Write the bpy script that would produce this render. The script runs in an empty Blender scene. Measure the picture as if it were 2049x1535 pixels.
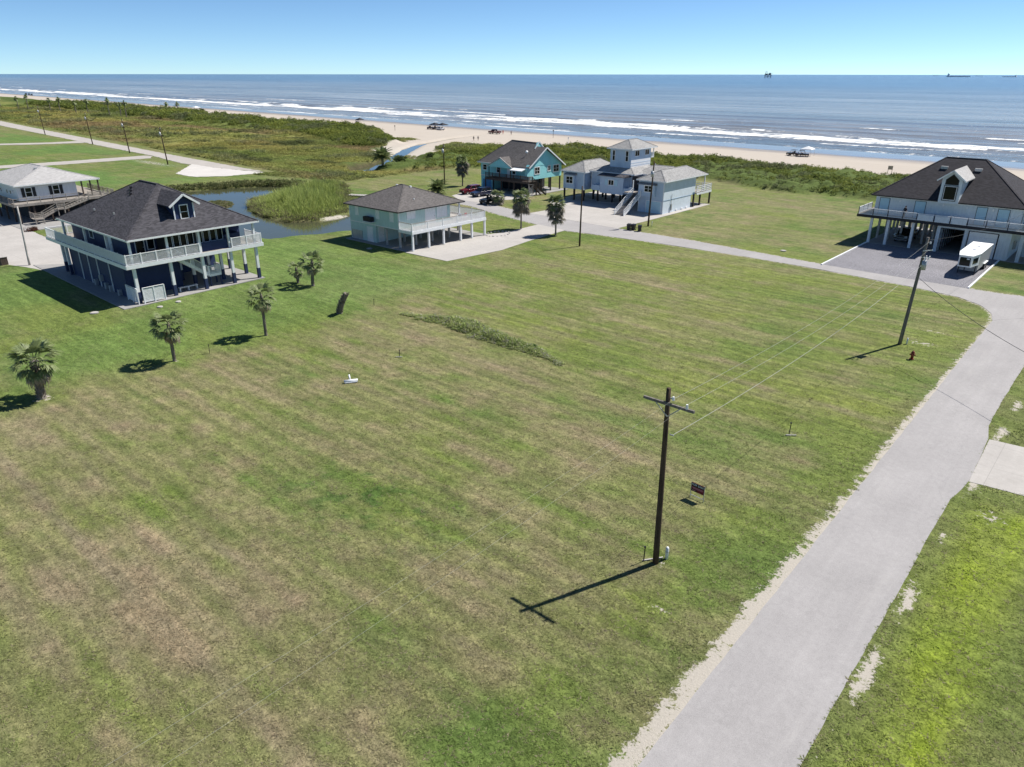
import bpy, bmesh, math, random
import numpy as np
from mathutils import Vector, Matrix

scene = bpy.context.scene
R = math.radians
random.seed(7)
rng = np.random.default_rng(11)

# ------------------------------------------------------------------ camera
CAM_H = 23.0
cam_data = bpy.data.cameras.new('camera')
cam = bpy.data.objects.new('camera', cam_data)
scene.collection.objects.link(cam)
scene.camera = cam
cam_data.sensor_fit = 'HORIZONTAL'
cam_data.sensor_width = 36.0
cam_data.lens = 36.0 * 1450.0 / 2049.0
cam_data.clip_start = 0.5
cam_data.clip_end = 120000.0
cam.location = (0, 0, CAM_H)
cam.rotation_euler = (R(90 - 23.134), R(-0.07), R(41.3))

# ------------------------------------------------------------------ sky and sun
SUN_EL, SUN_AZ = 51.7, 20.3          # azimuth from +Y towards +X
world = bpy.data.worlds.new('World')
scene.world = world
world.use_nodes = True
wn = world.node_tree
sky = wn.nodes.new('ShaderNodeTexSky')
sky.sky_type = 'NISHITA'
sky.sun_disc = False
sky.sun_elevation = R(SUN_EL)
sky.sun_rotation = R(SUN_AZ)
sky.altitude = 3000
sky.air_density = 0.7
sky.dust_density = 0.0
sky.ozone_density = 3.0
bg = wn.nodes['Background']
tint = wn.nodes.new('ShaderNodeMix')          # white balance of the whole sky
tint.data_type = 'RGBA'
tint.blend_type = 'MULTIPLY'
tint.inputs[0].default_value = 1.0
tint.inputs[7].default_value = (0.80, 0.95, 1.0, 1.0)
wn.links.new(sky.outputs[0], tint.inputs[6])
wn.links.new(tint.outputs[2], bg.inputs[0])
bg.inputs[1].default_value = 0.086
sun_data = bpy.data.lights.new('sun', 'SUN')
sun_data.energy = 4.5
sun_data.angle = R(0.53)
sun_data.color = (1.0, 0.955, 0.88)
sun = bpy.data.objects.new('sun', sun_data)
scene.collection.objects.link(sun)
sdir = Vector((math.sin(R(SUN_AZ)) * math.cos(R(SUN_EL)), math.cos(R(SUN_AZ)) * math.cos(R(SUN_EL)), math.sin(R(SUN_EL))))
sun.rotation_euler = (-sdir).to_track_quat('-Z', 'Y').to_euler()
sun.location = (0, 0, 80)
vs = scene.view_settings
vs.view_transform = 'Standard'
vs.look = 'None'
vs.exposure = 0.60
vs.gamma = 1.0
vs.use_curve_mapping = False

# ------------------------------------------------------------------ mesh helpers
COL = scene.collection


class MB:
    """collects simple shapes into one mesh"""

    def __init__(self):
        self.v, self.f = [], []

    def add(self, vs_, fs_):
        b = len(self.v)
        self.v += [tuple(p) for p in vs_]
        self.f += [tuple(i + b for i in q) for q in fs_]
        return self

    def box(self, x0, x1, y0, y1, z0, z1):
        return self.add([(x0, y0, z0), (x1, y0, z0), (x1, y1, z0), (x0, y1, z0), (x0, y0, z1), (x1, y0, z1), (x1, y1, z1), (x0, y1, z1)],
                        [(3, 2, 1, 0), (4, 5, 6, 7), (0, 1, 5, 4), (1, 2, 6, 5), (2, 3, 7, 6), (3, 0, 4, 7)])

    def prism(self, poly, z0, z1):
        n = len(poly)
        a = sum(poly[i][0] * poly[(i + 1) % n][1] - poly[(i + 1) % n][0] * poly[i][1] for i in range(n))
        if a < 0:
            poly = poly[::-1]
        return self.add([(x, y, z0) for x, y in poly] + [(x, y, z1) for x, y in poly],
                        [tuple(range(n - 1, -1, -1)), tuple(range(n, 2 * n))] + [(i, (i + 1) % n, (i + 1) % n + n, i + n) for i in range(n)])

    def side(self, prof, y0, y1):
        """profile in x,z extruded along y"""
        n = len(prof)
        return self.add([(x, y0, z) for x, z in prof] + [(x, y1, z) for x, z in prof],
                        [tuple(range(n)), tuple(range(2 * n - 1, n - 1, -1))] + [(i, i + n, (i + 1) % n + n, (i + 1) % n) for i in range(n)])

    def beam(self, p, q, w, h):
        p, q = Vector(p), Vector(q)
        d = (q - p).normalized()
        s = d.cross(Vector((0, 0, 1)))
        s = s.normalized() if s.length > 1e-4 else Vector((1, 0, 0))
        u = s.cross(d)
        s *= w / 2
        u = u * (h / 2)
        c = [p - s - u, p + s - u, p + s + u, p - s + u, q - s - u, q + s - u, q + s + u, q - s + u]
        return self.add(c, [(0, 1, 2, 3), (7, 6, 5, 4), (0, 4, 5, 1), (1, 5, 6, 2), (2, 6, 7, 3), (3, 7, 4, 0)])

    def tube(self, pts, rad, n=8, cap=True):
        pts = [Vector(p) for p in pts]
        m = len(pts)
        rad = rad if hasattr(rad, '__len__') else [rad] * m
        vv = []
        for i, p in enumerate(pts):
            d = (pts[min(i + 1, m - 1)] - pts[max(i - 1, 0)]).normalized()
            a = Vector((0, 0, 1)) if abs(d.z) < 0.9 else Vector((1, 0, 0))
            s = d.cross(a).normalized()
            u = s.cross(d)
            for k in range(n):
                t = 2 * math.pi * k / n
                vv.append(p + (s * math.cos(t) + u * math.sin(t)) * rad[i])
        ff = [(i * n + k, i * n + (k + 1) % n, (i + 1) * n + (k + 1) % n, (i + 1) * n + k) for i in range(m - 1) for k in range(n)]
        if cap:
            ff += [tuple(range(n - 1, -1, -1)), tuple(range((m - 1) * n, m * n))]
        return self.add(vv, ff)

    def obj(self, name, mat, parent=None, org=None, smooth=False):
        me = bpy.data.meshes.new(name)
        o0 = Vector(org) if org is not None else (Vector(parent['o']) if parent is not None and 'o' in parent else Vector((0, 0, 0)))
        me.from_pydata([tuple(Vector(p) - o0) for p in self.v], [], self.f)
        if smooth:
            me.polygons.foreach_set('use_smooth', [True] * len(me.polygons))
        me.validate()
        me.update()
        return link(name, me, mat, parent, o0 if (parent is None and org is not None) else None)


ORG = {}


def link(name, me, mat, parent=None, loc=None):
    if mat is not None:
        me.materials.clear()
        me.materials.append(mat)
    o = bpy.data.objects.new(name, me)
    COL.objects.link(o)
    if parent is not None:
        o.parent = parent
    if loc is not None:
        o.location = loc
    return o


def W(mb, name, mat, parent, smooth=False):
    """part whose shapes were given in world coordinates, under a thing at parent's origin"""
    r = parent
    while r.parent is not None:
        r = r.parent
    org = Vector(r.location)
    me = bpy.data.meshes.new(name)
    me.from_pydata([tuple(Vector(p) - org) for p in mb.v], [], mb.f)
    if smooth:
        me.polygons.foreach_set('use_smooth', [True] * len(me.polygons))
    me.validate()
    me.update()
    return link(name, me, mat, parent)


def Lc(mb, name, mat, parent, smooth=False):
    """part given in the thing's own coordinates"""
    me = bpy.data.meshes.new(name)
    me.from_pydata([tuple(p) for p in mb.v], [], mb.f)
    if smooth:
        me.polygons.foreach_set('use_smooth', [True] * len(me.polygons))
    me.validate()
    me.update()
    return link(name, me, mat, parent)


def thing(name, label, cat, loc, rz=0.0, group=None):
    o = bpy.data.objects.new(name, None)
    COL.objects.link(o)
    o.empty_display_size = 0.3
    o.location = loc
    o.rotation_euler = (0, 0, rz)
    return tag(o, label, cat, group)


def tag(o, label, cat, group=None):
    o['label'] = label
    o['category'] = cat
    if group:
        o['group'] = group
    return o


def kind(o, k, label=None):
    o['kind'] = k
    if label:
        o['label'] = label
    return o


def copy_tree(o, parent=None):
    c = o.copy()
    COL.objects.link(c)
    c.parent = parent
    for ch in o.children:
        copy_tree(ch, c)
    return c


def np_mesh(name, v, f, col=None, smooth=False, cname='col'):
    """numpy triangles or quads to a mesh, with a point colour attribute"""
    me = bpy.data.meshes.new(name)
    k = f.shape[1]
    me.vertices.add(len(v))
    me.vertices.foreach_set('co', np.ascontiguousarray(v, dtype=np.float32).ravel())
    me.loops.add(f.size)
    me.loops.foreach_set('vertex_index', np.ascontiguousarray(f, dtype=np.int32).ravel())
    me.polygons.add(len(f))
    me.polygons.foreach_set('loop_start', np.arange(0, f.size, k, dtype=np.int32))
    me.polygons.foreach_set('loop_total', np.full(len(f), k, dtype=np.int32))
    if smooth:
        me.polygons.foreach_set('use_smooth', np.ones(len(f), dtype=bool))
    me.update(calc_edges=True)
    if col is not None:
        a = me.attributes.new(cname, 'FLOAT_COLOR', 'POINT')
        c4 = np.ones((len(v), 4), dtype=np.float32)
        c4[:, :col.shape[1]] = col
        a.data.foreach_set('color', c4.ravel())
    return me


def merge(protos, pos, scl, rz, col, tilt=0.0):
    """many copies of a few small prototypes (v, tris, tone) as one vertex soup"""
    V, F, C = [], [], []
    base = 0
    pick = rng.integers(0, len(protos), len(pos))
    for k, (pv, pf, ps) in enumerate(protos):
        m = pick == k
        n = int(m.sum())
        if not n:
            continue
        c, s = np.cos(rz[m])[:, None], np.sin(rz[m])[:, None]
        sc = scl[m]
        x, y, z = pv[None, :, 0] * sc[:, 0:1], pv[None, :, 1] * sc[:, 0:1], pv[None, :, 2] * sc[:, 1:2]
        v = np.stack([x * c - y * s, x * s + y * c, z], -1) + pos[m][:, None, :]
        V.append(v.reshape(-1, 3))
        F.append((pf[None] + (np.arange(n) * len(pv))[:, None, None] + base).reshape(-1, 3))
        C.append((col[m][:, None, :] * ps[None, :, None]).reshape(-1, 3))
        base += n * len(pv)
    return np.concatenate(V), np.concatenate(F), np.concatenate(C)


# ------------------------------------------------------------------ noise for terrain shape and ground cover
_tab = rng.random((256, 256))


def vnoise(x, y):
    xi, yi = np.floor(x).astype(int), np.floor(y).astype(int)
    fx, fy = x - xi, y - yi
    fx, fy = fx * fx * (3 - 2 * fx), fy * fy * (3 - 2 * fy)
    a, b = _tab[xi & 255, yi & 255], _tab[(xi + 1) & 255, yi & 255]
    c, d = _tab[xi & 255, (yi + 1) & 255], _tab[(xi + 1) & 255, (yi + 1) & 255]
    return (a + (b - a) * fx) * (1 - fy) + (c + (d - c) * fx) * fy


def fbm(x, y, o=4, sx=0.0):
    t, a, s = 0.0, 0.5, 0.0
    for i in range(o):
        t = t + a * vnoise(x * 2 ** i + 17.3 * i + sx, y * 2 ** i + 9.1 * i - sx)
        s += a
        a *= 0.5
    return t / s


def sst(a, b, x):
    t = np.clip((x - a) / (b - a), 0, 1)
    return t * t * (3 - 2 * t)


def sdf(poly, x, y):
    """signed distance to a polygon, negative inside"""
    d = np.full(x.shape, 1e9)
    ins = np.zeros(x.shape, bool)
    n = len(poly)
    for i in range(n):
        ax, ay = poly[i]
        bx, by = poly[(i + 1) % n]
        ex, ey = bx - ax, by - ay
        t = np.clip(((x - ax) * ex + (y - ay) * ey) / (ex * ex + ey * ey + 1e-9), 0, 1)
        d = np.minimum(d, np.hypot(x - ax - t * ex, y - ay - t * ey))
        if abs(ey) > 1e-9:
            ins ^= ((ay > y) != (by > y)) & (x < ex * (y - ay) / ey + ax)
    return np.where(ins, -d, d)


def lerp(a, b, t):
    return a + (b - a) * t[..., None]


# ------------------------------------------------------------------ materials
def mat_new(name, rough=0.8, spec=0.3):
    m = bpy.data.materials.new(name)
    m.use_nodes = True
    b = m.node_tree.nodes['Principled BSDF']
    b.inputs['Roughness'].default_value = rough
    b.inputs['Specular IOR Level'].default_value = spec
    return m, m.node_tree, b


def nd(t, kind_, **kw):
    n = t.nodes.new(kind_)
    for k, v in kw.items():
        if hasattr(n, k):
            setattr(n, k, v)
        else:
            n.inputs[k].default_value = v
    return n


def mth(t, op, a, b=None, c=None, clamp=False):
    n = t.nodes.new('ShaderNodeMath')
    n.operation = op
    n.use_clamp = clamp
    for i, q in enumerate((a, b, c)):
        if q is None:
            continue
        if isinstance(q, (int, float)):
            n.inputs[i].default_value = q
        else:
            t.links.new(q, n.inputs[i])
    return n.outputs[0]


def mixc(t, fac, a, b, mode='MIX'):
    n = t.nodes.new('ShaderNodeMix')
    n.data_type = 'RGBA'
    n.blend_type = mode
    for sock, q in ((n.inputs[0], fac), (n.inputs[6], a), (n.inputs[7], b)):
        if isinstance(q, (int, float)):
            sock.default_value = q
        elif isinstance(q, tuple):
            sock.default_value = q if len(q) == 4 else q + (1,)
        else:
            t.links.new(q, sock)
    return n.outputs[2]


def noise(t, vec, scale, detail=4.0, rough=0.55):
    n = nd(t, 'ShaderNodeTexNoise')
    n.inputs['Scale'].default_value = scale
    n.inputs['Detail'].default_value = detail
    n.inputs['Roughness'].default_value = rough
    if vec is not None:
        t.links.new(vec, n.inputs['Vector'])
    return n.outputs['Fac']


def ramp(t, fac, a, b):
    n = nd(t, 'ShaderNodeMapRange', interpolation_type='SMOOTHSTEP')
    n.inputs['From Min'].default_value = a
    n.inputs['From Max'].default_value = b
    t.links.new(fac, n.inputs['Value'])
    return n.outputs['Result']


def gpos(t):
    return nd(t, 'ShaderNodeNewGeometry').outputs['Position']


def vscale(t, vec, s):
    n = t.nodes.new('ShaderNodeVectorMath')
    n.operation = 'MULTIPLY'
    t.links.new(vec, n.inputs[0])
    n.inputs[1].default_value = s
    return n.outputs[0]


def bump(t, b, h, dist, strength=1.0):
    n = nd(t, 'ShaderNodeBump')
    n.inputs['Distance'].default_value = dist
    n.inputs['Strength'].default_value = strength
    t.links.new(h, n.inputs['Height'])
    t.links.new(n.outputs[0], b.inputs['Normal'])


def plain(name, col, rough=0.6, spec=0.4, var=0.18, scale=3.0, metallic=0.0):
    """painted or plain surface with slight dirt and uneven tone"""
    m, t, b = mat_new(name, rough, spec)
    p = gpos(t)
    f = noise(t, p, scale, 5)
    f2 = noise(t, vscale(t, p, (1, 1, 0.25)), scale * 4, 3)
    k = mth(t, 'ADD', mth(t, 'MULTIPLY', f, 0.6), mth(t, 'MULTIPLY', f2, 0.4))
    c = mixc(t, ramp(t, k, 0.25, 0.75), tuple(v * (1 - var) for v in col), tuple(min(1, v * (1 + var * 0.7)) for v in col))
    t.links.new(c, b.inputs['Base Color'])
    b.inputs['Metallic'].default_value = metallic
    return m


def siding(name, col, pitch=0.16, vertical=False, var=0.1):
    m, t, b = mat_new(name, 0.6, 0.3)
    p = gpos(t)
    s = nd(t, 'ShaderNodeSeparateXYZ')
    t.links.new(p, s.inputs[0])
    q = mth(t, 'ADD', s.outputs[0], s.outputs[1]) if vertical else s.outputs[2]
    fr = mth(t, 'FRACT', mth(t, 'DIVIDE', q, pitch))
    groove = ramp(t, fr, 0.86, 0.98) if vertical else mth(t, 'SUBTRACT', 1.0, fr)
    n1 = noise(t, p, 1.1, 5)
    n2 = noise(t, vscale(t, p, (2.5, 2.5, 0.3)), 2.0, 4)
    c = mixc(t, ramp(t, mth(t, 'MULTIPLY_ADD', n1, 0.5, mth(t, 'MULTIPLY', n2, 0.5)), 0.3, 0.7), tuple(v * (1 - var) for v in col), tuple(min(1, v * (1 + var * 0.5)) for v in col))
    t.links.new(c, b.inputs['Base Color'])
    bump(t, b, groove, 0.02 if vertical else 0.018, 0.9)
    return m


def shingles(name, col, var=0.35):
    m, t, b = mat_new(name, 0.92, 0.2)
    p = gpos(t)
    s = nd(t, 'ShaderNodeSeparateXYZ')
    t.links.new(p, s.inputs[0])
    rowf = mth(t, 'DIVIDE', s.outputs[2], 0.075)
    row = mth(t, 'FLOOR', rowf)
    fr = mth(t, 'FRACT', rowf)
    # one tone per tab
    cx = mth(t, 'FLOOR', mth(t, 'MULTIPLY_ADD', row, 0.37, mth(t, 'MULTIPLY', mth(t, 'ADD', s.outputs[0], s.outputs[1]), 3.0)))
    cv = nd(t, 'ShaderNodeCombineXYZ')
    t.links.new(cx, cv.inputs[0])
    t.links.new(row, cv.inputs[1])
    wn_ = nd(t, 'ShaderNodeTexWhiteNoise', noise_dimensions='2D')
    t.links.new(cv.outputs[0], wn_.inputs['Vector'])
    big = noise(t, p, 0.5, 4)
    fine = noise(t, p, 40, 2)
    k = mth(t, 'ADD', mth(t, 'MULTIPLY', wn_.outputs['Value'], 0.45), mth(t, 'ADD', mth(t, 'MULTIPLY', big, 0.35), mth(t, 'MULTIPLY', fine, 0.2)))
    c = mixc(t, ramp(t, k, 0.2, 0.8), tuple(v * (1 - var) for v in col), tuple(v * (1 + var) for v in col))
    t.links.new(c, b.inputs['Base Color'])
    bump(t, b, mth(t, 'ADD', mth(t, 'SUBTRACT', 1.0, fr), mth(t, 'MULTIPLY', wn_.outputs['Value'], 0.4)), 0.012, 0.8)
    return m


def vcol(name, rough=0.85, spec=0.2, var=0.5, scale=25.0, trans=0.0):
    """plant matter: the colour of each plant sits on its mesh"""
    m, t, b = mat_new(name, rough, spec)
    a = nd(t, 'ShaderNodeAttribute', attribute_name='col')
    f = noise(t, gpos(t), scale, 3)
    c = mixc(t, 1.0, a.outputs['Color'], mixc(t, ramp(t, f, 0.3, 0.7), (1 - var,) * 3, (1 + var * 0.6,) * 3), 'MULTIPLY')
    t.links.new(c, b.inputs['Base Color'])
    if trans:
        tr = nd(t, 'ShaderNodeBsdfTranslucent')
        t.links.new(c, tr.inputs['Color'])
        mx = nd(t, 'ShaderNodeMixShader')
        mx.inputs[0].default_value = trans
        t.links.new(b.outputs[0], mx.inputs[1])
        t.links.new(tr.outputs[0], mx.inputs[2])
        t.links.new(mx.outputs[0], t.nodes['Material Output'].inputs['Surface'])
    return m


def pavement(name, col, var=0.12, streak=0.0, speck=0.25, rough=0.9, fs=35.0, cracks=False, joints=0.0):
    m, t, b = mat_new(name, rough, 0.2)
    p = gpos(t)
    f = noise(t, p, 0.22, 5, 0.6)
    st = noise(t, vscale(t, p, (1.6, 0.06, 1)), 1.0, 4)
    st2 = noise(t, vscale(t, p, (5.0, 0.25, 1)), 1.0, 3)
    fine = noise(t, p, fs, 3, 0.75)
    mid = noise(t, p, 3.0, 4)
    k = mth(t, 'ADD', mth(t, 'MULTIPLY', f, 0.5), mth(t, 'MULTIPLY', mid, 0.3))
    k = mth(t, 'ADD', k, mth(t, 'MULTIPLY', mth(t, 'ADD', mth(t, 'MULTIPLY', st, .6), mth(t, 'MULTIPLY', st2, .4)), 0.2 + streak))
    c = mixc(t, ramp(t, k, 0.35, 0.75 + streak), tuple(v * (1 - var) for v in col), tuple(v * (1 + var) for v in col))
    c = mixc(t, speck, c, mixc(t, 1.0, c, mixc(t, ramp(t, fine, 0.3, 0.7), (0.55,) * 3, (1.4,) * 3), 'MULTIPLY'))
    if joints:                                         # saw-cut joints, tyre and rust stains on poured concrete
        s = nd(t, 'ShaderNodeSeparateXYZ')
        t.links.new(p, s.inputs[0])
        g_ = None
        for ax in (0, 1):
            fr = mth(t, 'FRACT', mth(t, 'DIVIDE', s.outputs[ax], joints))
            e_ = mth(t, 'ABSOLUTE', mth(t, 'SUBTRACT', fr, .5))
            l_ = ramp(t, e_, .493, .498)
            g_ = l_ if g_ is None else mth(t, 'MAXIMUM', g_, l_)
        c = mixc(t, mth(t, 'MULTIPLY', g_, .45), c, tuple(v * .45 for v in col))
        stain = ramp(t, noise(t, p, .55, 6, .7), .55, .72)
        c = mixc(t, mth(t, 'MULTIPLY', stain, .3), c, (col[0] * .62, col[1] * .6, col[2] * .58))
    if cracks:                                         # hairline cracks and a few worn patches
        wv = nd(t, 'ShaderNodeVectorMath', operation='ADD')
        nz = nd(t, 'ShaderNodeTexNoise')
        nz.inputs['Scale'].default_value = 0.8
        t.links.new(p, nz.inputs['Vector'])
        t.links.new(vscale(t, p, (.24, .12, 1)), wv.inputs[0])
        t.links.new(vscale(t, nz.outputs['Color'], (.45, .45, 0)), wv.inputs[1])
        vo = nd(t, 'ShaderNodeTexVoronoi', feature='DISTANCE_TO_EDGE')
        vo.inputs['Scale'].default_value = 1.0
        t.links.new(wv.outputs[0], vo.inputs['Vector'])
        line_ = mth(t, 'MULTIPLY', ramp(t, vo.outputs['Distance'], 0.012, 0.002), ramp(t, noise(t, p, .3, 3), .45, .6))
        c = mixc(t, mth(t, 'MULTIPLY', line_, .10), c, (0.12, 0.115, 0.115))
        stain = ramp(t, noise(t, vscale(t, p, (.5, .22, 1)), 1.0, 6, .7), .60, .72)
        c = mixc(t, mth(t, 'MULTIPLY', stain, .22), c, (0.20, 0.195, 0.20))
        dust = ramp(t, noise(t, vscale(t, p, (.8, .1, 1)), 1.0, 5, .65), .55, .75)
        c = mixc(t, mth(t, 'MULTIPLY', dust, .25), c, (0.46, 0.44, 0.42))
    t.links.new(c, b.inputs['Base Color'])
    bump(t, b, fine, 0.006, 0.5)
    return m


def wood(name, col, var=0.35, rough=0.9):
    m, t, b = mat_new(name, rough, 0.2)
    p = gpos(t)
    f = noise(t, vscale(t, p, (9, 9, 0.8)), 1.5, 5)
    g = noise(t, p, 0.9, 3)
    c = mixc(t, ramp(t, mth(t, 'MULTIPLY_ADD', f, 0.7, mth(t, 'MULTIPLY', g, 0.3)), 0.3, 0.7), tuple(v * (1 - var) for v in col), tuple(v * (1 + var) for v in col))
    t.links.new(c, b.inputs['Base Color'])
    bump(t, b, f, 0.01, 0.6)
    return m


def gloss(name, col, rough=0.25, metallic=0.0, coat=0.2):
    m, t, b = mat_new(name, rough, 0.5)
    f = noise(t, gpos(t), 2.0, 3)
    t.links.new(mixc(t, f, tuple(v * 0.9 for v in col), tuple(v * 1.08 for v in col)), b.inputs['Base Color'])
    b.inputs['Metallic'].default_value = metallic
    b.inputs['Coat Weight'].default_value = coat
    if 'glass' in name:
        b.inputs['Specular IOR Level'].default_value = 0.22
    return m


Mt = {}
Mt['white'] = plain('white_paint', (0.80, 0.81, 0.82), 0.55, var=0.1)
Mt['navy'] = siding('navy_siding', (0.022, 0.038, 0.105))
Mt['navy_paint'] = plain('navy_paint', (0.022, 0.036, 0.095), 0.55)
Mt['charcoal'] = shingles('charcoal_shingles', (0.062, 0.06, 0.068))
Mt['brownroof'] = shingles('brown_grey_shingles', (0.125, 0.115, 0.112), 0.2)
Mt['greyroof'] = shingles('grey_shingles', (0.30, 0.295, 0.29), 0.2)
Mt['paleroof'] = shingles('pale_grey_shingles', (0.40, 0.39, 0.385), 0.12)
Mt['blackroof'] = shingles('black_shingles', (0.038, 0.036, 0.042), 0.25)
Mt['mint'] = siding('mint_panel_siding', (0.50, 0.66, 0.64), 0.4, True)
Mt['teal'] = siding('teal_siding', (0.29, 0.66, 0.70))
Mt['tealdoor'] = plain('teal_blue_door_paint', (0.06, 0.22, 0.42))
Mt['lblue'] = siding('pale_blue_siding', (0.46, 0.57, 0.70), 0.30, True)
Mt['lblue_lap_sunlit'] = siding('sunlit_blue_lap_siding', (0.66, 0.73, 0.80), 0.18)  # side walls whitened past the front's blue to paint sunlight in
Mt['lbluedoor'] = plain('pale_blue_door_paint', (0.44, 0.64, 0.74), var=0.06)
Mt['icewhite'] = siding('white_panel_siding', (0.66, 0.72, 0.76), 0.4, True)
Mt['white_lap'] = siding('white_lap_siding', (0.72, 0.74, 0.77), 0.16)
Mt['glass'] = gloss('dark_window_glass', (0.010, 0.013, 0.015), 0.08, 0.0, 0.0)
Mt['black'] = plain('black_paint', (0.015, 0.015, 0.02), 0.5)
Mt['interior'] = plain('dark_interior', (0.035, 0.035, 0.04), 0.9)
Mt['concrete'] = pavement('pale_concrete', (0.44, 0.415, 0.39), 0.12, speck=0.2, joints=3.6)
Mt['slab'] = pavement('house_slab_concrete', (0.33, 0.32, 0.31), 0.14, speck=0.2, joints=3.6)
Mt['asphalt'] = pavement('weathered_grey_road', (0.35, 0.335, 0.332), 0.14, 0.12, speck=0.35, cracks=True)
Mt['shellroad'] = pavement('crushed_shell_road', (0.42, 0.39, 0.36), 0.12)
Mt['whitesand'] = pavement('white_sand_patch', (0.56, 0.53, 0.50), 0.08)
Mt['gravel'] = pavement('blue_grey_gravel', (0.23, 0.225, 0.245), 0.16, speck=1.0, fs=9.0)
Mt['deckwood'] = wood('weathered_deck_wood', (0.30, 0.27, 0.24))
Mt['brownwood'] = wood('brown_stained_wood', (0.085, 0.065, 0.055))
Mt['pile'] = wood('dark_creosote_piling', (0.05, 0.045, 0.042))
Mt['palepile'] = wood('pale_weathered_piling', (0.42, 0.40, 0.38))
Mt['polewood'] = wood('brown_utility_pole_wood', (0.075, 0.052, 0.036), 0.5)
Mt['greypole'] = wood('grey_utility_pole_wood', (0.17, 0.155, 0.14), 0.4)
Mt['metal'] = plain('galvanised_metal', (0.42, 0.43, 0.44), 0.4, 0.5, metallic=0.3)
Mt['tyre'] = plain('tyre_rubber', (0.02, 0.02, 0.02), 0.85)
Mt["wire"] = plain("bright_aluminium_wire", (0.42, 0.42, 0.38), 0.5, 0.4)
Mt['darkwire'] = plain('dark_cable', (0.06, 0.06, 0.06), 0.6)
Mt['leaf'] = vcol('leaf_matter', trans=0.42)
Mt['grassblade'] = vcol('grass_blades', 0.9, 0.1, 0.3, 12, trans=0.25)
Mt['trunk'] = wood('palm_trunk_bark', (0.20, 0.17, 0.145), 0.4)
Mt['chrome'] = gloss('chrome', (0.6, 0.6, 0.62), 0.15, 0.9, 0)
Mt['lamp'] = gloss('lamp_lens', (0.5, 0.5, 0.5), 0.1, 0, 0.3)
Mt['redlamp'] = gloss('red_lamp_lens', (0.3, 0.01, 0.01), 0.15, 0, 0.3)

# ------------------------------------------------------------------ lie of the land (metres; +X along the beach, +Y to the sea)
POND = [(-160, 67), (-157, 76), (-154.5, 83), (-152, 88), (-148, 91.5), (-142, 92), (-138.6, 86.6), (-137.1, 81.6), (-134.9, 75.2), (-128, 71.5), (-121, 69),
        (-111.2, 66.9), (-107, 72), (-107.4, 76.4), (-108.8, 80), (-103, 78), (-97, 71), (-98.6, 64.3), (-100.6, 58.5), (-108, 56), (-118, 56), (-140, 59)]
ISLET = [(-138.3, 66.2), (-140.8, 70.0), (-139.7, 72.5), (-135.3, 72.4), (-132.4, 69.6), (-133.5, 66.6)]
CREEK = [(-164, 121), (-169.7, 133.5), (-176.1, 141.4), (-186.7, 155), (-197.5, 167.4), (-207.8, 183.3), (-217.3, 210.1), (-224, 238),
         (-219, 228), (-213, 211), (-203.5, 185), (-188, 165), (-172.5, 146.5), (-159, 130.4), (-154, 122), (-157, 117)]
REEDS = [(-134.9, 75.2), (-128, 71.5), (-121, 69), (-111.2, 67.2), (-108, 72), (-108.4, 76.4), (-109.8, 80), (-115, 86), (-123, 91), (-135, 99), (-141, 102.5), (-147, 96), (-142, 92.5), (-138.6, 87), (-137, 81.6)]
WEDGE = [(-163, 140), (-166, 150), (-171, 160), (-169, 184), (-157, 196), (-148, 203), (-150, 216), (-290, 236), (-277, 218), (-244, 201), (-212, 181), (-200, 170), (-190, 160), (-180, 148)]
WEEDS = [(-56.2, 46.7), (-51.2, 47.2), (-46.4, 46.8), (-42.8, 46.9), (-39, 46.7), (-35.3, 46.5), (-38.1, 48.0), (-40.3, 48.2), (-44, 49.2), (-48.9, 49.9), (-52.4, 49.3)]
SEA_Z, POND_Z, CREEK_Z = -1.0, -0.35, -0.62

# paved outlines
ROAD1 = [(-9.2, -60), (-8.85, 17), (-9.0, 26.5), (-9.2, 40.5), (-9.5, 66.5), (-9.65, 82), (-9.8, 97.4), (-4.6, 97.4), (-4.9, 84), (-5.1, 72), (-5.1, 61.2), (-5.0, 57.2), (-4.6, 54.9), (-4.35, 47.4), (-4.5, 46.2), (-4.7, 44.5), (-4.72, 41.7), (-4.6, 33.7), (-4.55, 26.5), (-4.45, 20), (-4.3, -60)]
ROAD2 = [(-106, 100), (-106, 104.6), (-98.8, 104.4), (-92, 102.4), (-85.8, 101.3), (-74, 100.2), (-63.4, 99.8), (-50.5, 99.4), (-31.6, 97.5), (-14.2, 97.0), (40, 96.9), (40, 91), (-4.8, 91.2), (-9.7, 85.1), (-10.2, 87.6), (-11.6, 90.2), (-14.2, 92.2), (-19.6, 93.4), (-30.9, 94.6), (-40.3, 94.9), (-53.2, 94.5), (-65.3, 93.4), (-70.5, 92.6), (-76.6, 93.6), (-88.4, 96.4), (-98, 99.5)]
MINT_DRIVE = [(-77.6, 65.6), (-69.4, 65.9), (-68.4, 75.6), (-69.6, 84), (-70.3, 92.9), (-76.6, 93.9), (-76.3, 86), (-77.6, 81.5)]
LIGHT_DRIVE = [(-84.5, 101.0), (-84, 108), (-91, 114.5), (-91, 131.5), (-64.8, 131.5), (-64.8, 114.4), (-64.9, 99.7)]
TEAL_DRIVE = [(-105, 103.5), (-109.5, 106), (-113.5, 118), (-97.2, 118), (-96.0, 112), (-97.9, 108.5), (-95, 102.8)]
NAVY_SLAB = [(-108, 28.6), (-79.3, 28.2), (-79.9, 45.2), (-104, 45.2), (-104, 33.5)]
NAVY_DRIVE = [(-150, 24), (-113, 26.0), (-104.5, 28.5), (-104, 33.6), (-112, 35.5), (-131.5, 36.2), (-150, 36)]
RIGHT_DRIVE = [(-4.35, 47.5), (-4.55, 54.8), (14, 56.5), (14, 49.5)]
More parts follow.
